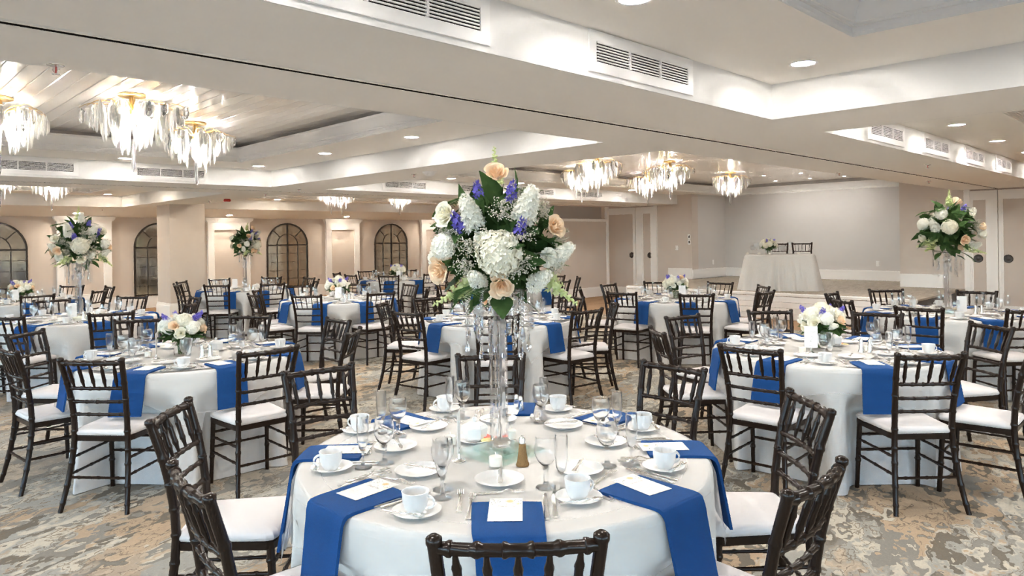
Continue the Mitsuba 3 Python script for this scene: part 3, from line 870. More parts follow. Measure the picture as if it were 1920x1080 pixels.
for (t, a), (o, th) in chairs.items():
    d = depth(*o)
    lod = 0 if d < 4.2 else 1 if d < 9 else 2
    place(CH[lod], 'chiavari_chair', Tr(o[0], o[1], 0) @ Rz(th), f'dark brown chiavari chair at the {SIDE[a]} side of the {TB[t][2]}', 'chair', 'chiavari chairs around the round tables')


# ------------------------------------------------------------------ table cloths
def cloth_mesh(t, cx, cy, seed, nt=192):
    g = np.random.default_rng(seed)
    th = np.linspace(0, 2 * np.pi, nt + 1)[:-1]
    fold = np.zeros(nt)
    for n in range(7, 22):
        fold += g.normal() * np.cos(n * th + g.uniform(0, 6.28)) / (1 + abs(n - 13) * .18)
    fold /= np.abs(fold).max()
    top = [(0.0, 0), (.25, 0), (.55, 0), (RR - .022, 0), (RR - .008, -.0015), (RR, -.008), (RR + .005, -.022)]
    drops = np.concatenate([[.05, .09], np.linspace(.14, .745, 12), [.770]])
    rows = []
    for r, dz in top:
        rows.append(np.column_stack([r * np.cos(th), r * np.sin(th), np.full(nt, ZT + dz)]))
    for d in drops:
        r = RR + .006 + .055 * d + .05 * (d / .77) ** 1.25 * fold + .012 * (d / .77) * np.sin(31 * th + seed)
        rows.append(np.column_stack([r * np.cos(th), r * np.sin(th), np.full(nt, ZT - d)]))
    P = np.array(rows)
    # the cloth gives way to the seats pushed against it
    for (tt, a), (o, ang) in chairs.items():
        if tt != t:
            continue
        ex, ey = np.array([math.cos(ang), math.sin(ang)]), np.array([-math.sin(ang), math.cos(ang)])
        q = P[len(top):, :, :2] + np.array([cx, cy]) - o
        lx, ly = q @ ex, q @ ey
        z = P[len(top):, :, 2]
        lim = .232
        f = np.clip((.33 - np.abs(lx)) / .10, 0, 1) * np.clip((.64 - z) / .12, 0, 1) * (ly > -.35)
        push = np.where(ly < lim, (lim - ly) * f, 0)
        P[len(top):, :, :2] += push[..., None] * ey
    P = np.concatenate([P, P[:, :1]], axis=1)
    return P


def under(P):
    m = grid_mesh(P)
    m.merge_vertices()
    m.update_faces(m.nondegenerate_faces())
    return m


for t, (cx, cy, ph, bq) in TB.items():
    P = cloth_mesh(t, cx, cy, 100 + t, 192 if t in (1, 2, 3, 4) else 120)
    k = numbered('tablecloth')
    put(k, ply(under(P), 'm_cloth', 42), Tr(cx, cy, 0))
    labels[k] = {'label': f'floor-length ivory tablecloth of the {ph}', 'category': 'tablecloth', 'group': 'ivory tablecloths'}


def overlay(t, cx, cy, half, rot, seed):
    """sheer square laid over the cloth, hanging in four corners"""
    nt, nr = 160, 12
    th = np.linspace(0, 2 * np.pi, nt + 1)
    g = np.random.default_rng(seed)
    edge = half / np.maximum(np.abs(np.cos(th - rot)), np.abs(np.sin(th - rot)))
    edge = np.minimum(edge, half * 1.37)
    drop = np.maximum(edge - RR, .03)
    rows = []
    for r, z in ((0.70, .0005), (RR - .012, .0005), (RR + .004, -.004), (RR + .0095, -.018)):
        rows.append(np.column_stack([r * np.cos(th), r * np.sin(th), np.full(nt + 1, ZT + z)]))
    w = np.cos(17 * th + seed) * .6 + np.cos(29 * th) * .4
    for f in np.linspace(.12, 1, nr):
        d = drop * f
        r = RR + .014 + d * .13 + .02 * w * d
        rows.append(np.column_stack([r * np.cos(th), r * np.sin(th), ZT - np.maximum(d, .02 + .012 * f)]))
    P = np.array(rows)
    for (tt, a), (o, ang) in chairs.items():
        if tt == t:
            ex, ey = np.array([math.cos(ang), math.sin(ang)]), np.array([-math.sin(ang), math.cos(ang)])
            q = P[..., :2] + np.array([cx, cy]) - o
            lx, ly = q @ ex, q @ ey
            on = (np.abs(lx) < .31) & (ly < .31) & (ly > -.32)
            P[..., 2] = np.where(on, np.maximum(P[..., 2], .512), P[..., 2])
    k = numbered('organza_overlay')
    put(k, ply(under(P), 'm_sheer', True), Tr(cx, cy, 0))
    labels[k] = {'label': f'sheer shiny organza overlay hanging over the cloth of the {TB[t][2]}', 'category': 'table overlay', 'group': 'organza overlays'}


for t, rot in ((1, math.radians(2)), (2, .6), (3, .2), (4, .5)):
    overlay(t, TB[t][0], TB[t][1], .93, rot, t)

# ------------------------------------------------------------------ tableware
cup = Model()
cup.add('bowl', ply(lathe([(0, .004), (.021, .004), (.024, 0), (.026, .004), (.033, .014), (.0395, .035), (.0415, .062), (.0425, .066), (.0405, .066), (.0385, .060), (.0365, .036), (.030, .016), (0, .010)], 28), 'm_china', 40))
a = np.linspace(-1.25, 1.35, 11)
cup.add('handle', ply(tube(np.column_stack([.034 + .026 * np.cos(a), 0 * a, .034 + .020 * np.sin(a)]), np.interp(np.linspace(0, 1, 11), [0, .5, 1], [.0045, .0038, .0050]), 8), 'm_china', 50))
saucer = single(lathe([(0, .004), (.026, .004), (.030, .001), (.034, .003), (.055, .008), (.074, .0145), (.076, .0165), (.073, .0168), (.054, .0108), (.036, .0065), (.029, .0065), (.0275, .006), (0, .006)], 36), 'm_china', 40)
plate_m = single(lathe([(0, .003), (.045, .003), (.049, .001), (.053, .004), (.070, .010), (.084, .0155), (.086, .0175), (.083, .018), (.069, .0128), (.054, .0078), (.046, .0062), (0, .0058)], 40), 'm_china', 40)

goblet = Model()
goblet.add('bowl', ply(lathe([(0, .0712), (.009, .072), (.020, .080), (.031, .095), (.0375, .115), (.0385, .135), (.0355, .158), (.0338, .1715), (.0332, .1722), (.0326, .1715), (.0341, .158), (.0370, .135), (.0360, .1155), (.0295, .097), (.019, .0835), (.008, .0765), (0, .0755)], 28), 'm_glass', True))
goblet.add('stem', ply(lathe([(0, 0), (.034, 0), (.0345, .002), (.026, .0045), (.012, .010), (.0085, .020), (.0085, .034), (.0105, .040), (.0085, .046), (.009, .060), (.012, .068), (0, .071)], 22), 'm_glass', 50))
flute = Model()
flute.add('bowl', ply(lathe([(0, .0622), (.006, .063), (.013, .071), (.0185, .090), (.0215, .120), (.0222, .150), (.0215, .178), (.0208, .1915), (.0202, .1922), (.0196, .1915), (.0202, .178), (.0209, .150), (.0202, .1205), (.0172, .092), (.012, .076), (.005, .069), (0, .068)], 22), 'm_glass', True))
flute.add('stem', ply(lathe([(0, 0), (.031, 0), (.0315, .002), (.022, .004), (.009, .009), (.0048, .020), (.0045, .045), (.006, .056), (.007, .060), (0, .062)], 20), 'm_glass', 50))


goblet_far, flute_far = Model(), Model()
goblet_far.add('bowl', ply(lathe([(.009, .068), (.020, .078), (.031, .094), (.0375, .115), (.0385, .135), (.0355, .158), (.0335, .172)], 20), 'm_bowl', True))
flute_far.add('bowl', ply(lathe([(.005, .058), (.013, .070), (.0185, .090), (.0215, .120), (.0222, .150), (.0215, .178), (.0208, .192)], 16), 'm_bowl', True))
goblet_far.parts.append(goblet.parts[1])
flute_far.parts.append(flute.parts[1])


def bent(poly, zf, thick=.0018):
    m = extrude(poly, thick)
    m = m.subdivide_to_size(.03) if len(m.faces) < 10 else m
    v = m.vertices.copy()
    v[:, 2] += zf(v[:, 1])
    m.vertices = v
    return m


def handle_poly(w0, w1, y0, y1):
    ys = np.linspace(0, 1, 6)
    ws = w0 + (w1 - w0) * ys ** 2
    L = [(-w, y1 + (y0 - y1) * s) for s, w in zip(ys, ws)]
    return Polygon(L + [(-x, y) for x, y in L[::-1]]).buffer(.0015)


def fork_mesh(L=.20):
    hp = handle_poly(.0028, .0075, -L / 2, L * .16)
    head = Polygon([(-.003, L * .15), (-.010, L * .24), (-.0115, L * .30), (.0115, L * .30), (.010, L * .24), (.003, L * .15)])
    tn = [sbox(x - .0015, L * .28, x + .0015, L * .5) for x in (-.010, -.0035, .0035, .010)]
    p = unary_union([hp, head] + tn).buffer(0)
    m = extrude(p, .0018)
    m = m.subdivide_to_size(.045)
    v = m.vertices.copy()
    y = v[:, 1] / L
    v[:, 2] += .003 + .010 * np.exp(-((y - .16) / .10) ** 2) - .002 * (y < -.3) + .004 * np.clip(y - .38, 0, 1) * 8
    m.vertices = v
    return m


def knife_mesh(L=.215, blade=.52):
    yb = L / 2 - L * blade
    bl = [(-.006, yb), (-.0085, yb + .03), (-.009, L / 2 - .03), (-.004, L / 2 - .006), (.002, L / 2), (.0055, L / 2 - .012), (.006, yb)]
    b = extrude(Polygon(bl), .0015)
    b.apply_translation([0, 0, .003])
    hl = np.linspace(-L / 2, yb, 9)
    rr = np.interp(np.linspace(0, 1, 9), [0, .08, .3, .7, .95, 1], [.006, .0098, .0092, .0062, .0060, .0050])
    h = tube(np.column_stack([0 * hl, hl, 0 * hl + .0048]), rr, 8)
    v = h.vertices.copy()
    v[:, 2] = .0044 + (v[:, 2] - .0048) * .46
    h.vertices = v
    return cat([b, h])


def spoon_mesh(L=.15):
    hp = handle_poly(.0022, .006, -L / 2, L * .26)
    h = extrude(hp, .0018).subdivide_to_size(.04)
    v = h.vertices.copy()
    y = v[:, 1] / L
    v[:, 2] += .003 + .006 * np.exp(-((y - .2) / .12) ** 2)
    h.vertices = v
    n, k = 7, 14
    P = np.zeros((n, k + 1, 3))
    for i, f in enumerate(np.linspace(0, 1, n)):
        for j in range(k + 1):
            a = 2 * np.pi * j / k
            P[i, j] = (.0135 * f * math.cos(a), L * .37 + .020 * f * math.sin(a), .0015 + .006 * f ** 2)
    return cat([h, grid_mesh(P)])


fork, knife, spoon = single(fork_mesh(), 'm_silver', 35), single(knife_mesh(), 'm_silver', 35), single(spoon_mesh(.145), 'm_silver', 35)
salad_fork, dessert_fork, butter_knife, small_knife = single(fork_mesh(.175), 'm_silver', 35), single(fork_mesh(.165), 'm_silver', 35), single(knife_mesh(.155, .48), 'm_silver', 35), single(knife_mesh(.195, .5), 'm_silver', 35)


def napkin_mesh(seed, w=.098, inner=.555, hang=.30):
    g = np.random.default_rng(seed)
    S = []
    for d in np.linspace(inner, RR - .02, 6):
        S.append((d, 0.0))
    for a in np.linspace(.25, 1, 4):
        S.append((RR - .016 + .036 * math.sin(a * math.pi / 2), -.034 * (1 - math.cos(a * math.pi / 2))))
    for dd in np.linspace(.08, hang, 7):
        S.append((RR + .020 + .17 * (dd - .034), -dd))
    nx = 9
    sk, wob = g.uniform(-.05, .05), g.uniform(.3, 1)
    top, bot = [], []
    L = len(S)
    for i, (d, z) in enumerate(S):
        f = i / (L - 1)
        xs = np.linspace(-1, 1, nx) * w * (1 - .06 * math.sin(f * 3 + seed)) + sk * f
        bulge = .004 * np.cos(np.linspace(-1, 1, nx) * 3 * wob + seed) * np.clip(f * 3 - 1.2, 0, 1)
        hangv = z < -.02
        lift = .011 + .002 * np.cos(np.linspace(-1.5, 1.5, nx))
        if hangv:
            top.append([(x, -(d + l * .8 + b_ + .002), ZT + z) for x, l, b_ in zip(xs, lift, bulge)])
            bot.append([(x, -(d + b_ + .0005), ZT + z) for x, b_ in zip(xs, bulge)])
        else:
            top.append([(x, -d - (.010 if z < 0 else 0), ZT + z + l) for x, l in zip(xs, lift)])
            bot.append([(x, -d, ZT + z + .0012) for x in xs])
    T_, B_ = np.array(top), np.array(bot)
    # closed section: top, right side, bottom, left side
    ring = np.concatenate([T_, B_[:, ::-1], T_[:, :1]], axis=1)
    m = grid_mesh(ring)
    capn = []
    for row, flip in ((ring[0, :-1], False), (ring[-1, :-1], True)):
        k = len(row) // 2
        P2 = np.array([row[:k], row[k:][::-1]])
        c = grid_mesh(P2)
        if flip:
            c.invert()
        capn.append(c)
    return cat([m] + capn)


nap = [ply(napkin_mesh(s, hang=h), 'm_blue', 38) for s, h in ((1, .262), (2, .255), (3, .260), (4, .258))]
nap_long = [ply(napkin_mesh(s, hang=h), 'm_blue', 38) for s, h in ((11, .31), (12, .29), (13, .33))]
napl = ply(napkin_mesh(5, hang=.262, w=.104), 'm_blue', 38)
cardp = np.array([[[-.052, -.09, 0], [.052, -.09, 0]], [[-.052, .09, 0], [.052, .09, 0]]])
cm = trimesh.Trimesh(np.vstack([cardp.reshape(-1, 3), cardp.reshape(-1, 3) - [0, 0, .0006]]), [[0, 1, 3], [0, 3, 2], [4, 7, 5], [4, 6, 7], [0, 4, 5], [0, 5, 1], [2, 3, 7], [2, 7, 6], [0, 2, 6], [0, 6, 4], [1, 5, 7], [1, 7, 3]], process=False)
card_ply = ply(cm, 'm_card', False, uv=np.array([[0, 0], [1, 0], [0, 1], [1, 1]] * 2, float))
ty = meshkit.text_mesh('Thank You', .0115, .0003)
ty.apply_translation([-(ty.bounds[0][0] + ty.bounds[1][0]) / 2, 0, 0])
ty.apply_transform(np.array([[.72, .28, 0, 0], [0, 1, 0, 0], [0, 0, 1, 0], [0, 0, 0, 1.0]]))
menu_card, menu_far = Model(), Model()
menu_card.add('sheet', card_ply)
menu_card.add('lettering', ply(ty, 'm_gray'), Tr(0, .018, .0001), label='grey script lettering reading Thank You')
lines = cat([B(-.034 + .006 * (k % 2), .034 - .006 * (k % 2), -.020 - .012 * k, -.0193 - .012 * k, .0001, .0003) for k in range(4)])
menu_card.add('printed_lines', ply(lines, 'm_gray'))
menu_far.add('', card_ply)

SET1 = {225: dict(sau=(.25, .52), plate=(-.01, .35), gob=(.15, .40), flu=(.20, .45)), 180: dict(sau=(.26, .62), plate=(-.04, .39), gob=(.15, .43), flu=(.21, .48)), 135: dict(sau=(.20, .63), plate=(-.05, .44), gob=(.13, .45), flu=(.18, .52)),
        90: dict(sau=(.24, .67), plate=(0, .49), gob=(.17, .48), flu=(.20, .56)), 45: dict(sau=(.31, .67), plate=(.04, .46), gob=(.21, .53), flu=(.27, .55)), 0: dict(sau=(.29, .63), plate=(.07, .43), gob=(.20, .42), flu=(.235, .48)),
        315: dict(sau=(.29, .59), plate=(.09, .41), gob=(.17, .40), flu=(.19, .47)), 270: dict(sau=(.25, .57), plate=(.02, .37), gob=(.14, .40), flu=(.21, .46))}
HAND = {225: .5, 180: -.2, 135: 3.4, 90: 2.8, 45: 3.6, 0: .8, 315: .6, 270: .3}
J = lambda s: float(rng.uniform(-s, s))
for t, (cx, cy, ph, bq) in TB.items():
    full = t in (1, 2, 3, 4, 5, 9, 10, 6)
    for a, side in SIDE.items():
        M = Tr(cx, cy, ZT) @ Rz(math.radians(a + 90))
        M0 = Tr(cx, cy, 0) @ Rz(math.radians(a + 90))
        at = f'at the {side} of the {ph}'
        near = t == 1
        s = SET1[a] if near else dict(sau=(.240 + J(.012), .60 + J(.025)), plate=(.01 + J(.03), .40 + J(.03)), gob=(.155 + J(.02), .42 + J(.02)), flu=(.205 + J(.015), .475 + J(.02)))
        nx = {225: .02, 180: -.005, 270: .03}.get(a, 0) if near else J(.03)
        rot = {180: .10, 270: -.16, 225: .0}.get(a, J(.12)) if near else J(.12)
        Mn = M0 @ Tr(nx, 0, 0) @ Rz(rot * .25)
        place_n = Model()
        place_n.add('', napl if near and a in (225, 180, 270) else nap[int(rng.integers(4))] if CR[(t, a)] < 1.33 else nap_long[int(rng.integers(3))])
        place(place_n, 'blue_napkin', Mn, f'folded blue napkin hanging {at}', 'napkin', 'blue napkins')
        place(menu_card if near else menu_far, 'menu_card', M @ Tr(nx + J(.008), -.625 + (.0 if near else J(.01)), .0150) @ Rz(rot), f'white floral card {at}', 'card', 'floral cards on the napkins')
        x, d = s['sau']
        place(saucer, 'saucer', M @ Tr(x, -d, .0008), f'white china saucer {at}', 'saucer', 'white saucers')
        h = HAND[a] if near else rng.uniform(0, 6.28)
        cupy = M @ Tr(x + J(.006), -d + J(.006), .0068)
        cupy = Tr(*cupy[:3, 3]) @ (Rz(math.radians(-44) + h) if near else Rz(h))
        place(cup, 'coffee_cup', cupy, f'white coffee cup {at}', 'cup', 'white coffee cups')
        if full:
            place(spoon, 'teaspoon', M @ Tr(x + .004, -d - .055, .0158) @ Rz(-1.25 + J(.3)) @ Rx(-.03), f'teaspoon on the saucer {at}', 'spoon', 'teaspoons on the saucers')
        x, d = s['plate']
        place(plate_m, 'bread_plate', M @ Tr(x, -d, .0008), f'small white bread plate {at}', 'plate', 'white bread plates')
        if full:
            place(butter_knife, 'butter_knife', M @ Tr(x + J(.01), -d + .012, .0190) @ Rz((0.02 if near and a == 225 else -.9 + J(.4))), f'butter knife on plate {at}', 'knife', 'butter knives')
            place(dessert_fork, 'dessert_fork', M @ Tr(x + .005, -d - .105, .001) @ Rz(-1.42 + J(.08)), f'dessert fork below plate {at}', 'fork', 'dessert forks')
            fx = -.118 + nx
            place(fork, 'dinner_fork', M @ Tr(fx + J(.006), -.56 + J(.02), .001) @ Rz(J(.08)), f'larger dinner fork {at}', 'fork', 'dinner forks')
            place(salad_fork, 'salad_fork', M @ Tr(fx - .030 + J(.005), -.52 + J(.02), .001) @ Rz(J(.08)), f'shorter outer salad fork {at}', 'fork', 'salad forks')
            kx = .124 + nx
            place(knife, 'dinner_knife', M @ Tr(kx, -.578 + J(.01), .001) @ Rz(J(.06)), f'larger dinner knife {at}', 'knife', 'dinner knives')
            place(small_knife, 'second_knife', M @ Tr(kx + .026, -.572 + J(.01), .001) @ Rz(J(.06)), f'smaller outer knife {at}', 'knife', 'second knives')
        x, d = s['gob']
        place(goblet if t in (1, 2, 4) else goblet_far, 'water_goblet', M @ Tr(x, -d, .0008), f'empty clear water goblet {at}', 'glass', 'water goblets')
        x, d = s['flu']
        place(flute if t in (1, 2, 4) else flute_far, 'champagne_flute', M @ Tr(x, -d, .0008), f'empty clear champagne flute {at}', 'glass', 'champagne flutes')

# ------------------------------------------------------------------ flowers (unit size: radius about 1, facing +z)
def rose(seed, open_=1.0):
    g = np.random.default_rng(seed)
    ms = []
    n = 15
    for k in range(n):
        f = k / (n - 1)
        r = .10 + .80 * f ** 1.05
        h = .95 - .42 * f
        z0 = -.55 + .12 * f
        a0 = k * 2.399 + g.uniform(-.2, .2)
        half = (1.5 - .75 * f) * g.uniform(.92, 1.1)
        s, t = np.linspace(-1, 1, 7), np.linspace(0, 1, 6)
        P = np.zeros((6, 7, 3))
        for i, tt in enumerate(t):
            for j, ss in enumerate(s):
                w = half * (.55 + .45 * math.sin(min(1, tt * 1.25 + .1) * math.pi / 2)) * (1 - .25 * max(0, tt - .75) * 4 * abs(ss) ** 3)
                rad = r * (.34 + .66 * tt ** .65) + f * open_ * .34 * max(0, tt - .55) ** 1.5 * 2.2 - .04 * abs(ss) * (1 - f)
                z = z0 + (h - z0) * tt * (1 - .16 * abs(ss) ** 2.5) - f * open_ * .55 * max(0, tt - .72) ** 2 * 6 * .35
                P[i, j] = (rad * math.cos(a0 + ss * w), rad * math.sin(a0 + ss * w), z)
        ms.append(grid_mesh(P))
    return cat(ms)


def floret(n, L, w, cup_, g):
    V, F = [[0, 0, 0]], []
    for k in range(n):
        a = 2 * np.pi * k / n + g.uniform(-.12, .12)
        c, s = math.cos(a), math.sin(a)
        lift = cup_ * g.uniform(.6, 1.3)
        b = len(V)
        V += [[.5 * L * c - w * s, .5 * L * s + w * c, lift * .35 * L], [.5 * L * c + w * s, .5 * L * s - w * c, lift * .35 * L], [L * c, L * s, lift * L], [.55 * L * c, .55 * L * s, lift * .12 * L]]
        F += [[0, b + 1, b + 3], [0, b + 3, b], [b + 3, b + 1, b + 2], [b + 3, b + 2, b]]
    return trimesh.Trimesh(V, F, process=False)


def on_sphere(n, zmin=-.6):
    k = np.arange(n) + .5
    z = 1 - (1 - zmin) * k / n
    a = k * 2.39996
    r = np.sqrt(np.clip(1 - z * z, 0, 1))
    return np.column_stack([r * np.cos(a), r * np.sin(a), z])


def hydrangea(seed, n=170):
    g = np.random.default_rng(seed)
    ms = []
    for p in on_sphere(n, -.55):
        q = p * np.array([1, 1, .86]) * g.uniform(.88, 1.0)
        ms.append(xf(floret(4, .195, .085, .30, g), Tr(*q) @ align(p + g.normal(0, .22, 3), g.uniform(0, 6.28))))
    ms.append(xf(trimesh.creation.icosphere(subdivisions=2, radius=.80), Sc(1, 1, .86)))
    return cat(ms)


def stock(seed, n=76, Lg=2.2):
    g = np.random.default_rng(seed)
    ms = []
    for k in range(n):
        f = (k + .5) / n
        a = k * 2.39996
        r = .58 * (1 - .55 * f ** 2)
        p = np.array([r * math.cos(a), r * math.sin(a), -Lg / 2 + Lg * f])
        out = np.array([math.cos(a), math.sin(a), .35])
        sz = .34 * (1 - .45 * f)
        ms.append(xf(floret(5, sz, sz * .36, .45, g), Tr(*p) @ align(out + g.normal(0, .3, 3), g.uniform(0, 6.28))))
        if k % 2 == 0:
            ms.append(xf(floret(5, sz * .6, sz * .25, .9, g), Tr(*(p * np.array([1.08, 1.08, 1]))) @ align(out, g.uniform(0, 6.28))))
    ms.append(xf(trimesh.creation.icosphere(subdivisions=1, radius=1), Sc(.42, .42, Lg * .48)))
    return cat(ms)


def carnation(seed):
    g = np.random.default_rng(seed)
    ms = []
    for lay, (n, L, el) in enumerate(((10, .98, .25), (10, .86, .55), (9, .7, .9), (7, .5, 1.2))):
        for k in range(n):
            a = 2 * np.pi * (k + .5 * lay) / n + g.uniform(-.2, .2)
            P = np.zeros((3, 5, 3))
            for i, t in enumerate((.1, .6, 1)):
                for j, s in enumerate(np.linspace(-1, 1, 5)):
                    rr = L * t * math.cos(el * .9)
                    P[i, j] = (rr * math.cos(a + s * .42), rr * math.sin(a + s * .42), -.3 + L * t * math.sin(el) * .8 + (.10 * (-1) ** j + g.uniform(-.05, .05)) * t)
            ms.append(grid_mesh(P))
    return cat(ms)


def delphinium(seed, n=15):
    g = np.random.default_rng(seed)
    ms = []
    for k in range(n):
        f = k / n
        a = k * 2.39996
        r = .50 * (1 - .5 * f)
        p = np.array([r * math.cos(a), r * math.sin(a), -1.0 + 2.1 * f])
        sz = .56 * (1 - .5 * f)
        ms.append(xf(floret(5, sz, sz * .34, .35, g), Tr(*p) @ align(np.array([math.cos(a), math.sin(a), .3]) + g.normal(0, .3, 3), g.uniform(0, 6))))
    ms.append(tube([(0, 0, -1.4), (0, 0, 1.25)], [.05, .03], 5))
    return cat(ms)


def snapdragon(seed, n=26):
    """spike along +z from 0 to 1, bells shrinking to buds"""
    g = np.random.default_rng(seed)
    ms = []
    for k in range(n):
        f = (k + .5) / n
        a = k * 2.39996
        s = .085 * (1 - .80 * f) + .012
        p = np.array([.6 * s * math.cos(a), .6 * s * math.sin(a), .02 + .95 * f])
        b = trimesh.creation.icosphere(subdivisions=1, radius=1)
        ms.append(xf(b, Tr(*p) @ align([math.cos(a), math.sin(a), .7]) @ Sc(s * .62, s * .62, s)))
        if f < .55:
            ms.append(xf(floret(5, s * 1.1, s * .4, .5, g), Tr(*(p + np.array([math.cos(a), math.sin(a), .5]) * s * .9)) @ align([math.cos(a), math.sin(a), .4])))
    return cat(ms)


def leaf(seed, w=.30, bend=.25, seg=6):
    """blade along +y from 0 to 1"""
    t = np.linspace(0, 1, seg + 1)
    P = np.zeros((seg + 1, 5, 3))
    for i, tt in enumerate(t):
        ww = w * math.sin(math.pi * min(1, tt * .93 + .05) ** .8)
        for j, s in enumerate(np.linspace(-1, 1, 5)):
            P[i, j] = (s * ww, tt, -bend * tt * tt + .16 * ww * abs(s))
    return grid_mesh(P)


def fern(seed, n=15):
    ms = [tube([(0, t, -.22 * t * t) for t in np.linspace(0, 1, 6)], np.linspace(.012, .004, 6), 5)]
    for k in range(n):
        t = .08 + .9 * k / n
        L = .34 * math.sin(math.pi * (t * .82 + .16)) + .03
        for s in (-1, 1):
            V = [[0, t, -.22 * t * t], [s * L * .5, t + .10 * L + .03, -.22 * t * t + .01], [s * L, t + .35 * L, -.24 * t * t - .04], [s * L * .5, t + .32 * L - .05, -.22 * t * t]]
            ms.append(trimesh.Trimesh(V, [[0, 1, 2], [0, 2, 3]], process=False))
    return cat(ms)


def sprig(seed, n=26):
    """airy filler: fine branching stems with specks, about unit size, along +z"""
    g = np.random.default_rng(seed)
    st, sp_ = [], []
    for k in range(n):
        a, b = g.uniform(0, 6.28), g.uniform(.15, .75)
        d = np.array([math.sin(b) * math.cos(a), math.sin(b) * math.sin(a), math.cos(b)])
        L = g.uniform(.6, 1.05)
        p0 = np.array([0, 0, .1]) + d * .1
        p1 = d * L
        st.append(tube([p0, (p0 + p1) / 2 + g.normal(0, .03, 3), p1], [.010, .008, .006], 3, False))
        for q in range(9):
            c = p0 + (p1 - p0) * g.uniform(.4, 1.05) + g.normal(0, .05, 3)
            o = xf(trimesh.creation.box(extents=[.035] * 3), Tr(*c) @ Rz(g.uniform(0, 3)) @ Rx(g.uniform(0, 3)))
            sp_.append(o)
    return cat(st), cat(sp_)


def foliage(seed, n=130):
    g = np.random.default_rng(seed)
    ms = []
    lf = leaf(0, .26, .3, 3)
    for p in on_sphere(n, -.8):
        d = p + g.normal(0, .35, 3)
        ms.append(xf(lf, Tr(*(p * g.uniform(.35, .75))) @ align(d, g.uniform(0, 6.28)) @ Rx(math.pi / 2 - g.uniform(.1, .8)) @ Sc(g.uniform(.35, .62))))
    ms.append(trimesh.creation.icosphere(subdivisions=2, radius=.55))
    return cat(ms)


PL = {}
for i in range(3):
    PL[('rose', 'peach', i)] = ply(rose(i, .8 + .3 * i), 'm_peach', True)
    PL[('rose', 'ivory', i)] = ply(rose(10 + i, .8 + .3 * i), 'm_ivory', True)
for i in range(2):
    PL[('hydrangea', 'ivory', i)] = ply(hydrangea(i), 'm_ivory')
    PL[('hydrangea', 'white', i)] = ply(hydrangea(5 + i, 140), 'm_petwhite')
    PL[('stock', 'white', i)] = ply(stock(i), 'm_petwhite')
    PL[('carnation', 'white', i)] = ply(carnation(i), 'm_petwhite')
    PL[('delphinium', 'violet', i)] = ply(delphinium(i), 'm_violet')
    PL[('snapdragon', 'green', i)] = ply(snapdragon(i), 'm_snap', 60)
    PL[('leaf', 'dark', i)] = ply(leaf(i, .28 + .08 * i, .25), 'm_leaf', True)
    PL[('leaf', 'gray', i)] = ply(leaf(i, .22, .1), 'm_leafgray', True)
PL[('fern', 'dark', 0)] = ply(fern(0), 'm_leaf')
spr = [sprig(i) for i in range(2)]
SPR = [(ply(a, 'm_stem'), ply(b, 'm_sprig')) for a, b in spr]
FOL = [ply(foliage(i), 'm_leaf') for i in range(2)]
LABELS = {('rose', 'peach'): 'peach rose', ('rose', 'ivory'): 'cream rose', ('hydrangea', 'ivory'): 'large cream hydrangea', ('hydrangea', 'white'): 'white hydrangea', ('stock', 'white'): 'white stock spike', ('carnation', 'white'): 'white carnation',
          ('delphinium', 'violet'): 'violet blue delphinium', ('snapdragon', 'green'): 'pale green snapdragon spike'}

# slots of the tall bouquet seen from its front: x, z (metres from the centre), kind, colour, radius, extra depth
SLOTS = [(0.000, .235, 'rose', 'peach', .047, .02), (-.070, .185, 'delphinium', 'violet', .030, .03), (.058, .180, 'delphinium', 'violet', .036, .02), (-.145, .065, 'delphinium', 'violet', .040, .05), (.088, .040, 'delphinium', 'violet', .040, .05),
         (-.100, .100, 'stock', 'white', .062, .03), (.115, .125, 'stock', 'white', .066, .03), (-.185, .088, 'rose', 'ivory', .048, .02), (.006, -.055, 'hydrangea', 'ivory', .090, .08), (-.200, -.030, 'hydrangea', 'white', .052, .03),
         (-.212, -.115, 'rose', 'peach', .052, .06), (-.245, -.08, 'carnation', 'white', .042, .0), (.210, .036, 'rose', 'peach', .045, .04), (.190, -.075, 'carnation', 'white', .044, .06), (.245, -.06, 'stock', 'white', .05, .0),
         (.014, -.170, 'rose', 'peach', .048, .10), (-.080, -.150, 'stock', 'white', .048, .06), (.160, -.155, 'stock', 'white', .050, .05), (-.06, .0, 'carnation', 'white', .03, -.02),
         (.05, .13, 'hydrangea', 'white', .055, -.06), (-.10, .05, 'hydrangea', 'white', .06, -.10), (.12, -.02, 'hydrangea', 'ivory', .07, -.14), (-.14, -.08, 'rose', 'ivory', .05, -.16), (.0, .02, 'stock', 'white', .06, -.2), (.2, -.1, 'rose', 'peach', .05, -.12)]


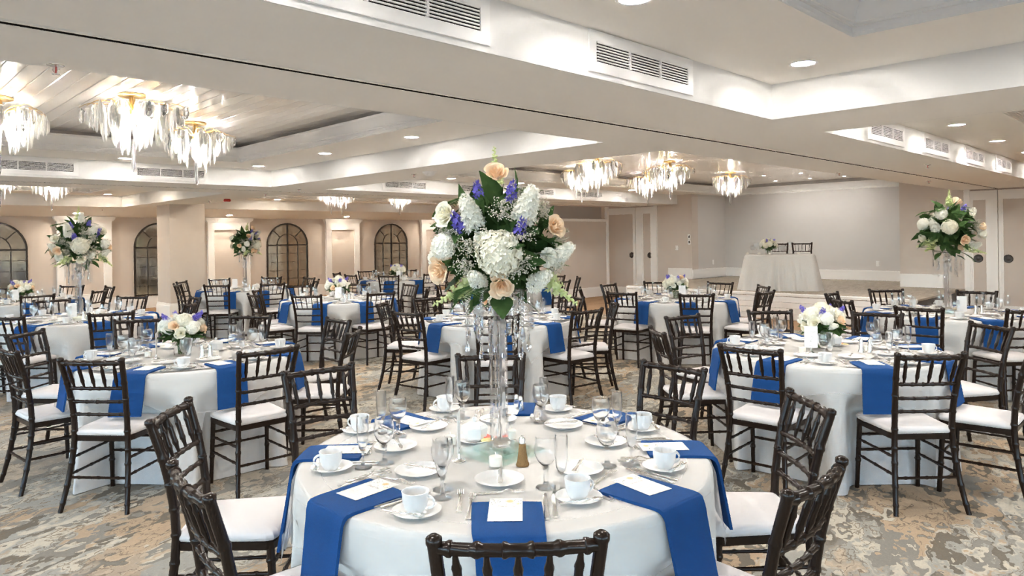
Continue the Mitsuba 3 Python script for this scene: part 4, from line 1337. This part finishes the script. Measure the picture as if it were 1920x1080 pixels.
def bouquet_tall(seed, first):
    g = np.random.default_rng(seed)
    m = Model()
    A = np.array([.27, .25, .30])
    m.add('foliage', FOL[seed % 2], Tr(0, 0, -.02) @ Sc(.235, .225, .25), label='dark green filler foliage', kind='stuff')
    sw = g.permutation(len(SLOTS))
    for i, (x, z, kind, colr, r, ex) in enumerate(SLOTS):
        if not first:
            if g.random() < .45 and kind in ('rose', 'carnation', 'stock'):
                kind, colr = [('rose', 'ivory'), ('rose', 'peach'), ('carnation', 'white'), ('stock', 'white')][int(g.integers(4))]
            x, z = (-x if seed % 2 else x) + g.normal(0, .012), z + g.normal(0, .012)
        zz = z
        q = 1 - (x / .285) ** 2 - (zz / .325) ** 2
        y = -(.20 * math.sqrt(max(q, 0.0)) + .02) if ex >= -.02 else .17 * math.sqrt(max(q, 0.05)) + .02
        n = np.array([x / A[0] ** 2, y / A[1] ** 2, zz / A[2] ** 2])
        n /= np.linalg.norm(n)
        p = np.array([x, y, zz])
        up = n + (np.array([0, 0, .9]) if kind in ('stock', 'delphinium') else np.array([0, -.25, .1]))
        lab = LABELS[(kind, colr)]
        nv = 3 if kind == 'rose' else 2
        m.add(kind, PL[(kind, colr, int(g.integers(nv)))], Tr(*p) @ align(up, g.uniform(0, 6.28)) @ Sc(r * .93), label=lab)
    # snapdragon spikes: up, lower left, lower right
    for p, d, L in (((-.005, -.03, .20), (-.03, -.05, 1), .16), ((-.09, -.10, -.165), (-.78, -.35, -.42), .19), ((.16, -.10, -.14), (.75, -.3, -.62), .19), ((.02, .14, -.1), (.5, .8, -.3), .18)):
        if not first:
            d = np.array(d) + g.normal(0, .15, 3)
        m.add('snapdragon', PL[('snapdragon', 'green', int(g.integers(2)))], Tr(*p) @ align(d) @ Sc(L * 1.15, L * 1.15, L), label='pale green snapdragon spike')
    for k in range(46):
        a = k * 2.39996 + seed
        zz = -.24 + .44 * (k / 46)
        rr = .9 * math.sqrt(max(.05, 1 - (zz / .30) ** 2))
        p = np.array([.165 * rr * math.cos(a), .165 * rr * math.sin(a), zz])
        d = np.array([math.cos(a), math.sin(a), g.uniform(-.75, .35)])
        L = g.uniform(.075, .145)
        # blade along +y -> direction d
        Mx = np.eye(4)
        d = d / np.linalg.norm(d)
        sx = np.cross(d, [0, 0, 1.0]); sx /= np.linalg.norm(sx)
        Mx[:3, 0], Mx[:3, 1], Mx[:3, 2] = sx, d, np.cross(sx, d)
        if k % 4 == 3:
            m.add('fern', PL[('fern', 'dark', 0)], Tr(*p) @ Mx @ Sc(L * 1.35))
        else:
            m.add('leaf', PL[('leaf', 'dark' if k % 3 else 'gray', int(g.integers(2)))], Tr(*p) @ Mx @ Sc(L))
    for x, z, y in ((.02, .10, -.20), (.10, .02, -.2), (-.10, -.03, -.21), (.22, -.10, -.10), (.05, -.13, -.2), (-.16, .0, -.15), (.06, .16, -.1), (-.02, -.02, -.22), (-.20, .03, -.08), (.17, .10, -.08), (.24, -.02, -.05), (-.12, -.11, -.18), (.10, -.10, -.2)):
        d = np.array([x / .07, y / .06, z / .09]) + g.normal(0, .5, 3)
        Mx = Tr(x * .8, y * .8, z * .8) @ align(d) @ Sc(.095)
        st, sp_ = SPR[int(g.integers(2))]
        nm = m.add('filler_sprig', st, Mx)
        m.add('filler_specks', sp_, Mx, label='tiny off-white filler blossoms', kind='stuff')
    return m


def strand(seed, L):
    g = np.random.default_rng(seed)
    ms, z = [], 0.0
    while z < L - .07:
        ms.append(xf(trimesh.creation.icosphere(subdivisions=0, radius=.0075), Tr(0, 0, -z - .0075)))
        z += .0165
    ms.append(lathe([(0, -L), (.009, -L + .015), (.010, -L + .030), (.004, -L + .062), (0, -L + .066)], 6))
    return cat(ms)


strs = [ply(strand(i, L), 'm_crystal') for i, L in enumerate((.20, .26, .16))]


def crystal_stand():
    m = Model()
    m.add('base', ply(chamfer_box(-.125, .125, -.125, .125, 0, .014, .002), 'm_green_glass'), label='square pale green glass base')
    m.add('base_step', ply(chamfer_box(-.078, .078, -.078, .078, .0145, .028, .002), 'm_green_glass'), label='smaller square glass step')
    m.add('socket', ply(lathe([(0, .0285), (.040, .0285), (.046, .036), (.044, .046), (.034, .056), (0, .056)], 24), 'm_crystal', 50))
    rod = ply(tube([(0, 0, .057), (0, 0, .52)], [.0165, .0165], 14), 'm_glass', 50)
    for x, y in ((.020, .014), (-.020, .014), (0, -.021)):
        m.add('rod', rod, Tr(x, y, 0))
    m.add('finial', ply(lathe([(0, .521), (.020, .521), (.044, .560), (.026, .588), (.03, .62), (0, .625)], 8), 'm_crystal'), label='faceted crystal finial')
    m.add('bowl', ply(lathe([(.02, .62), (.07, .625), (.13, .64), (.14, .648), (.13, .652), (.02, .635)], 28), 'm_glass', 50))
    for k in range(20):
        a = 2 * np.pi * k / 20
        r = .13 if k % 2 else .095
        m.add('crystal_strand', strs[k % 3], Tr(r * math.cos(a), r * math.sin(a), (.642 if k % 2 else .628)))
    return m


cstand = crystal_stand()
FR = np.eye(4)                                    # bouquet frame: +x to the right and -y to the front as the photographer stood
FR[:3, 0], FR[:3, 1] = RT, FW
for i, (t, lab, loff) in enumerate(((1, 'large', (-.02, 0)), (5, 'x', (0, 0)), (7, 'x', (0, 0)), (10, 'x', (0, 0)), (12, 'x', (0, 0)))):
    cx, cy, ph, _ = TB[t]
    cx, cy = cx + loff[0], cy + loff[1]
    place(cstand, 'crystal_stand', Tr(cx, cy, ZT + .001), f'tall crystal flower stand with prisms on the {ph}', 'flower stand', 'tall crystal flower stands')
    sc = (1.0, 1.12, .98, 1.16, .9)[i]
    place(bouquet_tall(i, t == 1), 'tall_bouquet', Tr(cx, cy, ZT + .60 + .245 * sc) @ FR @ Rz(0 if t == 1 else i * .7) @ Sc(sc), f'tall cream, peach and violet bouquet above the {ph}', 'bouquet', 'tall bouquets on crystal stands')


def bouquet_low(seed):
    g = np.random.default_rng(seed)
    m = Model()
    m.add('foliage', FOL[seed % 2], Tr(0, 0, .10) @ Sc(.15, .15, .09), label='dark green filler foliage', kind='stuff')
    for k, p in enumerate(on_sphere(19, .02)):
        q = p * np.array([.145, .145, .125]) * g.uniform(.92, 1.05) + np.array([0, 0, .105])
        kind, colr, r = [('rose', 'ivory', .042), ('hydrangea', 'ivory', .060), ('rose', 'peach', .040), ('stock', 'white', .034), ('carnation', 'white', .036), ('hydrangea', 'white', .05)][int((k * 5 + seed + g.integers(2)) % 6)]
        m.add(kind, PL[(kind, colr, int(g.integers(3 if kind == 'rose' else 2)))], Tr(*q) @ align(p + g.normal(0, .1, 3), g.uniform(0, 6)) @ Sc(r), label=LABELS[(kind, colr)])
    for k in range(4):
        a = seed * 1.3 + k * 1.57 + g.uniform(-.4, .4)
        d = np.array([math.cos(a) * .75, math.sin(a) * .75, .75])
        m.add('delphinium', PL[('delphinium', 'violet', k % 2)], Tr(*(d * .165 + np.array([0, 0, .10]))) @ align(d) @ Sc(.034), label='violet blue delphinium')
    for k in range(11):
        a = k * 2 * np.pi / 11 + seed
        d = np.array([math.cos(a), math.sin(a), g.uniform(-.35, .1)]); d /= np.linalg.norm(d)
        sx = np.cross(d, [0, 0, 1.0]); sx /= np.linalg.norm(sx)
        Mx = np.eye(4)
        Mx[:3, 0], Mx[:3, 1], Mx[:3, 2] = sx, d, np.cross(sx, d)
        m.add('leaf', PL[('leaf', 'dark' if k % 3 else 'gray', k % 2)], Tr(.09 * d[0], .09 * d[1], .085) @ Mx @ Sc(g.uniform(.08, .12)))
    return m


lv = Model()
lv.add('glass', ply(lathe([(0, 0), (.055, 0), (.060, .004), (.064, .03), (.060, .085), (.056, .088), (.059, .03), (.054, .008), (0, .007)], 28), 'm_glass', 50), label='round clear glass bowl')
lv.add('stems', ply(cat([tube([(.03 * math.cos(a), .03 * math.sin(a), .012), (.036 * math.cos(a + .9), .036 * math.sin(a + .9), .10)], .004, 5) for a in np.linspace(0, 6.28, 12)]), 'm_stem'), label='green stems in the vase', kind='stuff')
LOWPOS = {2: (-.045, .01), 4: (-.02, .02), 3: (0, .02)}
for i, t in enumerate((2, 3, 4, 6, 8, 9, 11)):
    cx, cy, ph, _ = TB[t]
    ox, oy = LOWPOS.get(t, (0, 0))
    place(lv, 'glass_vase', Tr(cx + ox, cy + oy, ZT + .001), f'low round glass vase in the middle of the {ph}', 'vase', 'low glass vases')
    place(bouquet_low(40 + i), 'low_bouquet', Tr(cx + ox, cy + oy, ZT + .065) @ Rz(i * 1.1), f'low bouquet of cream and violet flowers on the {ph}', 'bouquet', 'low bouquets')

# ------------------------------------------------------------------ small things in the middle of the tables
votive = Model()
votive.add('glass', ply(lathe([(.024, .001), (.0265, .003), (.0285, .066)], 24), 'm_thin', True), label='clear glass holder')
votive.add('glass_bottom', ply(lathe([(0, 0), (.026, 0), (.027, .004), (.025, .008), (0, .008)], 24), 'm_thin', 40))
votive.add('wax', ply(lathe([(0, .009), (.0235, .009), (.0235, .040), (.022, .042), (0, .041)], 24), 'm_wax', 40), label='white wax candle')
fl = ply(lathe([(0, .0), (.0018, .004), (.0020, .008), (.0009, .014), (0, .017)], 8), 'm_wax', True)
votive.add('flame', fl, Tr(0, 0, .043), label='small candle flame')
pepper = Model()
pepper.add('glass', ply(lathe([(0, 0), (.024, 0), (.025, .006), (.0195, .020), (.0125, .075), (.0135, .082), (0, .082)], 10), 'm_pepper', 40), label='glass body full of ground pepper')
pepper.add('cap', ply(lathe([(.0125, .083), (.0120, .098), (.009, .104), (.005, .110), (0, .111)], 16), 'm_silver', 50), label='silver cap')
salt = Model()
salt.add('body', ply(lathe([(0, 0), (.019, 0), (.020, .004), (.015, .018), (.011, .055), (.012, .06), (0, .06)], 8), 'm_glass', 30), label='small cut glass body')
salt.add('cap', ply(lathe([(.011, .061), (.010, .074), (.005, .080), (0, .081)], 14), 'm_silver', 50), label='silver cap')
metal_sh = Model()
metal_sh.add('body', ply(lathe([(0, 0), (.021, 0), (.022, .004), (.016, .02), (.012, .07), (.013, .076), (0, .076)], 14), 'm_silver', 40))
metal_sh.add('cap', ply(lathe([(.013, .0765), (.012, .092), (.006, .099), (0, .10)], 14), 'm_silver', 50))
sugar = Model()
oct_ = lambda r: Polygon([(r * math.cos(a), r * math.sin(a)) for a in np.arange(6) * math.pi / 3 + .3])
sb_ = [trimesh.convex.convex_hull(np.array([(x * s / .05, y * s / .05, z) for s, z in ((.036, .0), (.049, .012), (.055, .052), (.053, .056)) for x, y in list(oct_(.05).exterior.coords)[:-1]]))]
sugar.add('bowl', ply(sb_[0], 'm_china', 20))
sugar.add('lid', ply(trimesh.convex.convex_hull(np.array([(x * s / .05, y * s / .05, z) for s, z in ((.054, .0565), (.045, .066), (.016, .076)) for x, y in list(oct_(.05).exterior.coords)[:-1]])), 'm_china', 20))
sugar.add('knob', ply(lathe([(.006, .0765), (.009, .084), (.011, .09), (.006, .096), (0, .097)], 12), 'm_china', 50))
packet = lambda mat: single(chamfer_box(-.032, .032, -.022, .022, 0, .003, .001), mat)
pk_pink, pk_yel = packet('m_pink'), packet('m_yellow')
numst = Model()
numst.add('foot', ply(lathe([(0, 0), (.024, 0), (.025, .003), (.008, .010), (.004, .018), (.003, .030), (0, .031)], 20), 'm_silver', 40), label='small silver foot')
aa = np.linspace(0, 2 * np.pi, 17)
numst.add('clip', ply(tube(np.column_stack([.011 * np.cos(aa), 0 * aa, .041 + .011 * np.sin(aa)]), .0014, 5, False), 'm_silver', 60), label='round wire clip')
numst.add('sheet', ply(B(-.044, .044, -.0006, .0006, .034, .188), 'm_paper'), label='white card')
num2 = Model()
num2.parts = list(numst.parts)
for txt, h, z, nm in (('Table', .021, .138, 'lettering'), ('2', .038, .078, 'numeral')):
    tm = meshkit.text_mesh(txt, h, .0004)
    tm.apply_translation([-(tm.bounds[0][0] + tm.bounds[1][0]) / 2, 0, 0])
    tm.apply_transform(np.array([[.72, .20, 0, 0], [0, 1, 0, 0], [0, 0, 1, 0], [0, 0, 0, 1.0]]))
    num2.add(nm, ply(xf(tm, Tr(0, -.0006, z) @ Rx(math.pi / 2)), 'm_gray'), label=f'grey script reading {txt}')
cam_rot = lambda x, y: Rz(math.atan2(y, x) - math.pi / 2)      # -y of the thing towards the photographer
for t, (cx, cy, ph, bq) in TB.items():
    P = lambda x, y: (cx + x, cy + y)
    if t == 1:
        vot, sug, num = [(-.155, -.115), (-.10, .215), (.13, .10)], (.01, .19), (-.20, .04)
    else:
        vot, sug, num = [(-.24 + J(.03), .06 + J(.04)), (.08 + J(.03), -.25 + J(.03)), (.16 + J(.03), .20 + J(.03))], (.22 + J(.02), .04 + J(.03)), (-.10 + J(.02), -.17 + J(.02))
        if t == 4: num = (-.215, .02)
        if t == 7: num = (-.16, .07)
        if t == 2: num = (-.24, -.02)
    for k, (x, y) in enumerate(vot):
        place(votive, 'votive_candle', Tr(*P(x, y), ZT + .001), f'{("front", "second", "rear")[k]} lit votive candle in clear glass on the {ph}', 'candle', 'votive candles')
    x, y = sug
    place(saucer, 'sugar_plate', Tr(*P(x, y), ZT + .001), f'white plate under the sugar bowl on the {ph}', 'plate', 'plates under the sugar bowls')
    place(sugar, 'sugar_bowl', Tr(*P(x, y), ZT + .0085), f'white lidded six-sided sugar bowl on the {ph}', 'sugar bowl', 'white sugar bowls')
    if t in (1, 3, 4, 5, 10):
        ux, uy = RT[0], RT[1]
        place(pk_pink, 'sweetener_packet', Tr(*P(x + .058 * ux, y + .058 * uy), ZT + .0165) @ Rz(.5) @ Rx(.35) @ Sc(.8), f'pink sweetener packet leaning on the sugar bowl of the {ph}', 'packet')
        place(pk_yel, 'sweetener_packet', Tr(*P(x + .052 * ux - .035 * FW[0], y + .052 * uy - .035 * FW[1]), ZT + .0165) @ Rz(-.5) @ Rx(.15) @ Sc(.8), f'yellow sweetener packet beside the sugar bowl of the {ph}', 'packet')
    x, y = num
    place(num2 if t == 4 else numst, 'table_number_stand', Tr(*P(x, y), ZT + .001) @ cam_rot(*P(x, y)) @ Rz(1.45 if t in (1, 2) else .1), 'white table card reading Table 2 in a wire clip' if t == 4 else 'white table card in a wire clip on the ' + ph, 'table card', 'table number cards')
    if t == 1:
        place(pepper, 'pepper_shaker', Tr(*P(-.07, -.17), ZT + .001), 'tall glass pepper shaker with silver cap before the crystal stand', 'pepper shaker')
        place(salt, 'salt_shaker', Tr(*P(.495, .435), ZT + .001), 'small cut glass shaker at the far edge of the nearest round table', 'shaker', 'small cut glass shakers')
        place(salt, 'salt_shaker', Tr(*P(.485, .395), ZT + .001), 'small cut glass shaker closer to the viewer at the far edge', 'shaker', 'small cut glass shakers')
    else:
        x, y = (.02, -.235) if t == 4 else (-.02 + J(.03), -.24 + J(.02))
        place(metal_sh, 'metal_shaker', Tr(*P(x, y), ZT + .001), f'silver shaker, left one of the pair on the {ph}', 'shaker', 'silver shakers')
        place(metal_sh, 'metal_shaker', Tr(*P(x + .04, y - .045), ZT + .001), f'silver shaker, right one of the pair on the {ph}', 'shaker', 'silver shakers')

# ------------------------------------------------------------------ head table on the stage
hx, hy = 13.88, 6.47
hang_ = math.radians(25)                                     # its front faces the photographer
HM = Tr(hx, hy, SZ) @ Rz(math.radians(-65))   # local -y is the front
hw, hd, hz = .66, .38, .715
nt = 160
th = np.linspace(0, 2 * np.pi, nt + 1)
g = np.random.default_rng(5)
fold = sum(g.normal() * np.cos(n * th + g.uniform(0, 6.28)) for n in range(12, 26))
fold /= np.abs(fold).max()


def sup(a, b, n=6.0):
    r = (np.abs(np.cos(th) / a) ** n + np.abs(np.sin(th) / b) ** n) ** (-1 / n)
    return np.column_stack([r * np.cos(th), r * np.sin(th)])


rows = [np.column_stack([sup(hw, hd) * f, np.full(nt + 1, hz)]) for f in (0, .5, .975)] + [np.column_stack([sup(hw, hd), np.full(nt + 1, hz - .010)])]
for d in np.linspace(.05, hz - .002, 10):
    e = .008 + .17 * d + .045 * (d / hz) * fold
    base = sup(hw, hd)
    nrm = base / np.linalg.norm(base, axis=1, keepdims=True)
    rows.append(np.column_stack([base + nrm * e[:, None], np.full(nt + 1, hz - d)]))
put('head_tablecloth', ply(under(np.array(rows)), 'm_cloth', 42), HM)
labels['head_tablecloth'] = {'label': 'long flared ivory cloth of the head table on the stage', 'category': 'tablecloth'}
for x, lab in ((.46, 'dark chiavari chair behind the right end of the head table'), (-.02, 'dark chiavari chair half hidden by the flowers of the head table')):
    place(CH[2], 'chiavari_chair', HM @ Tr(x, .84, 0) @ Rz(math.pi), lab, 'chair', 'chairs at the head table')
place(lv, 'glass_vase', HM @ Tr(-.20, -.05, hz + .001), 'low round glass vase on the head table', 'vase')
place(bouquet_low(60), 'low_bouquet', HM @ Tr(-.20, -.05, hz + .065), 'low bouquet of round cream hydrangeas on the head table', 'bouquet')
for k, x in enumerate((-.60, -.38, -.18, .36)):
    place(votive, 'votive_candle', HM @ Tr(x, -.29, hz + .001), f'{("leftmost", "second", "third", "rightmost")[k]} votive candle along the front of the head table', 'candle', 'votive candles on the head table')
for k, (x, y) in enumerate(((-.47, .05), (-.42, .15), (.20, .05))):
    place(flute, 'champagne_flute', HM @ Tr(x, y, hz + .001) @ Sc(1.25), f'{("leftmost", "second", "right hand")[k]} champagne flute on the head table', 'glass', 'flutes on the head table')
for k, (x, y) in enumerate(((-.52, .10), (.02, .06), (.10, .12), (.06, -.05))):
    place(goblet, 'water_goblet', HM @ Tr(x, y, hz + .001), f'{("leftmost", "second", "third", "front")[k]} clear goblet on the head table', 'glass', 'goblets on the head table')
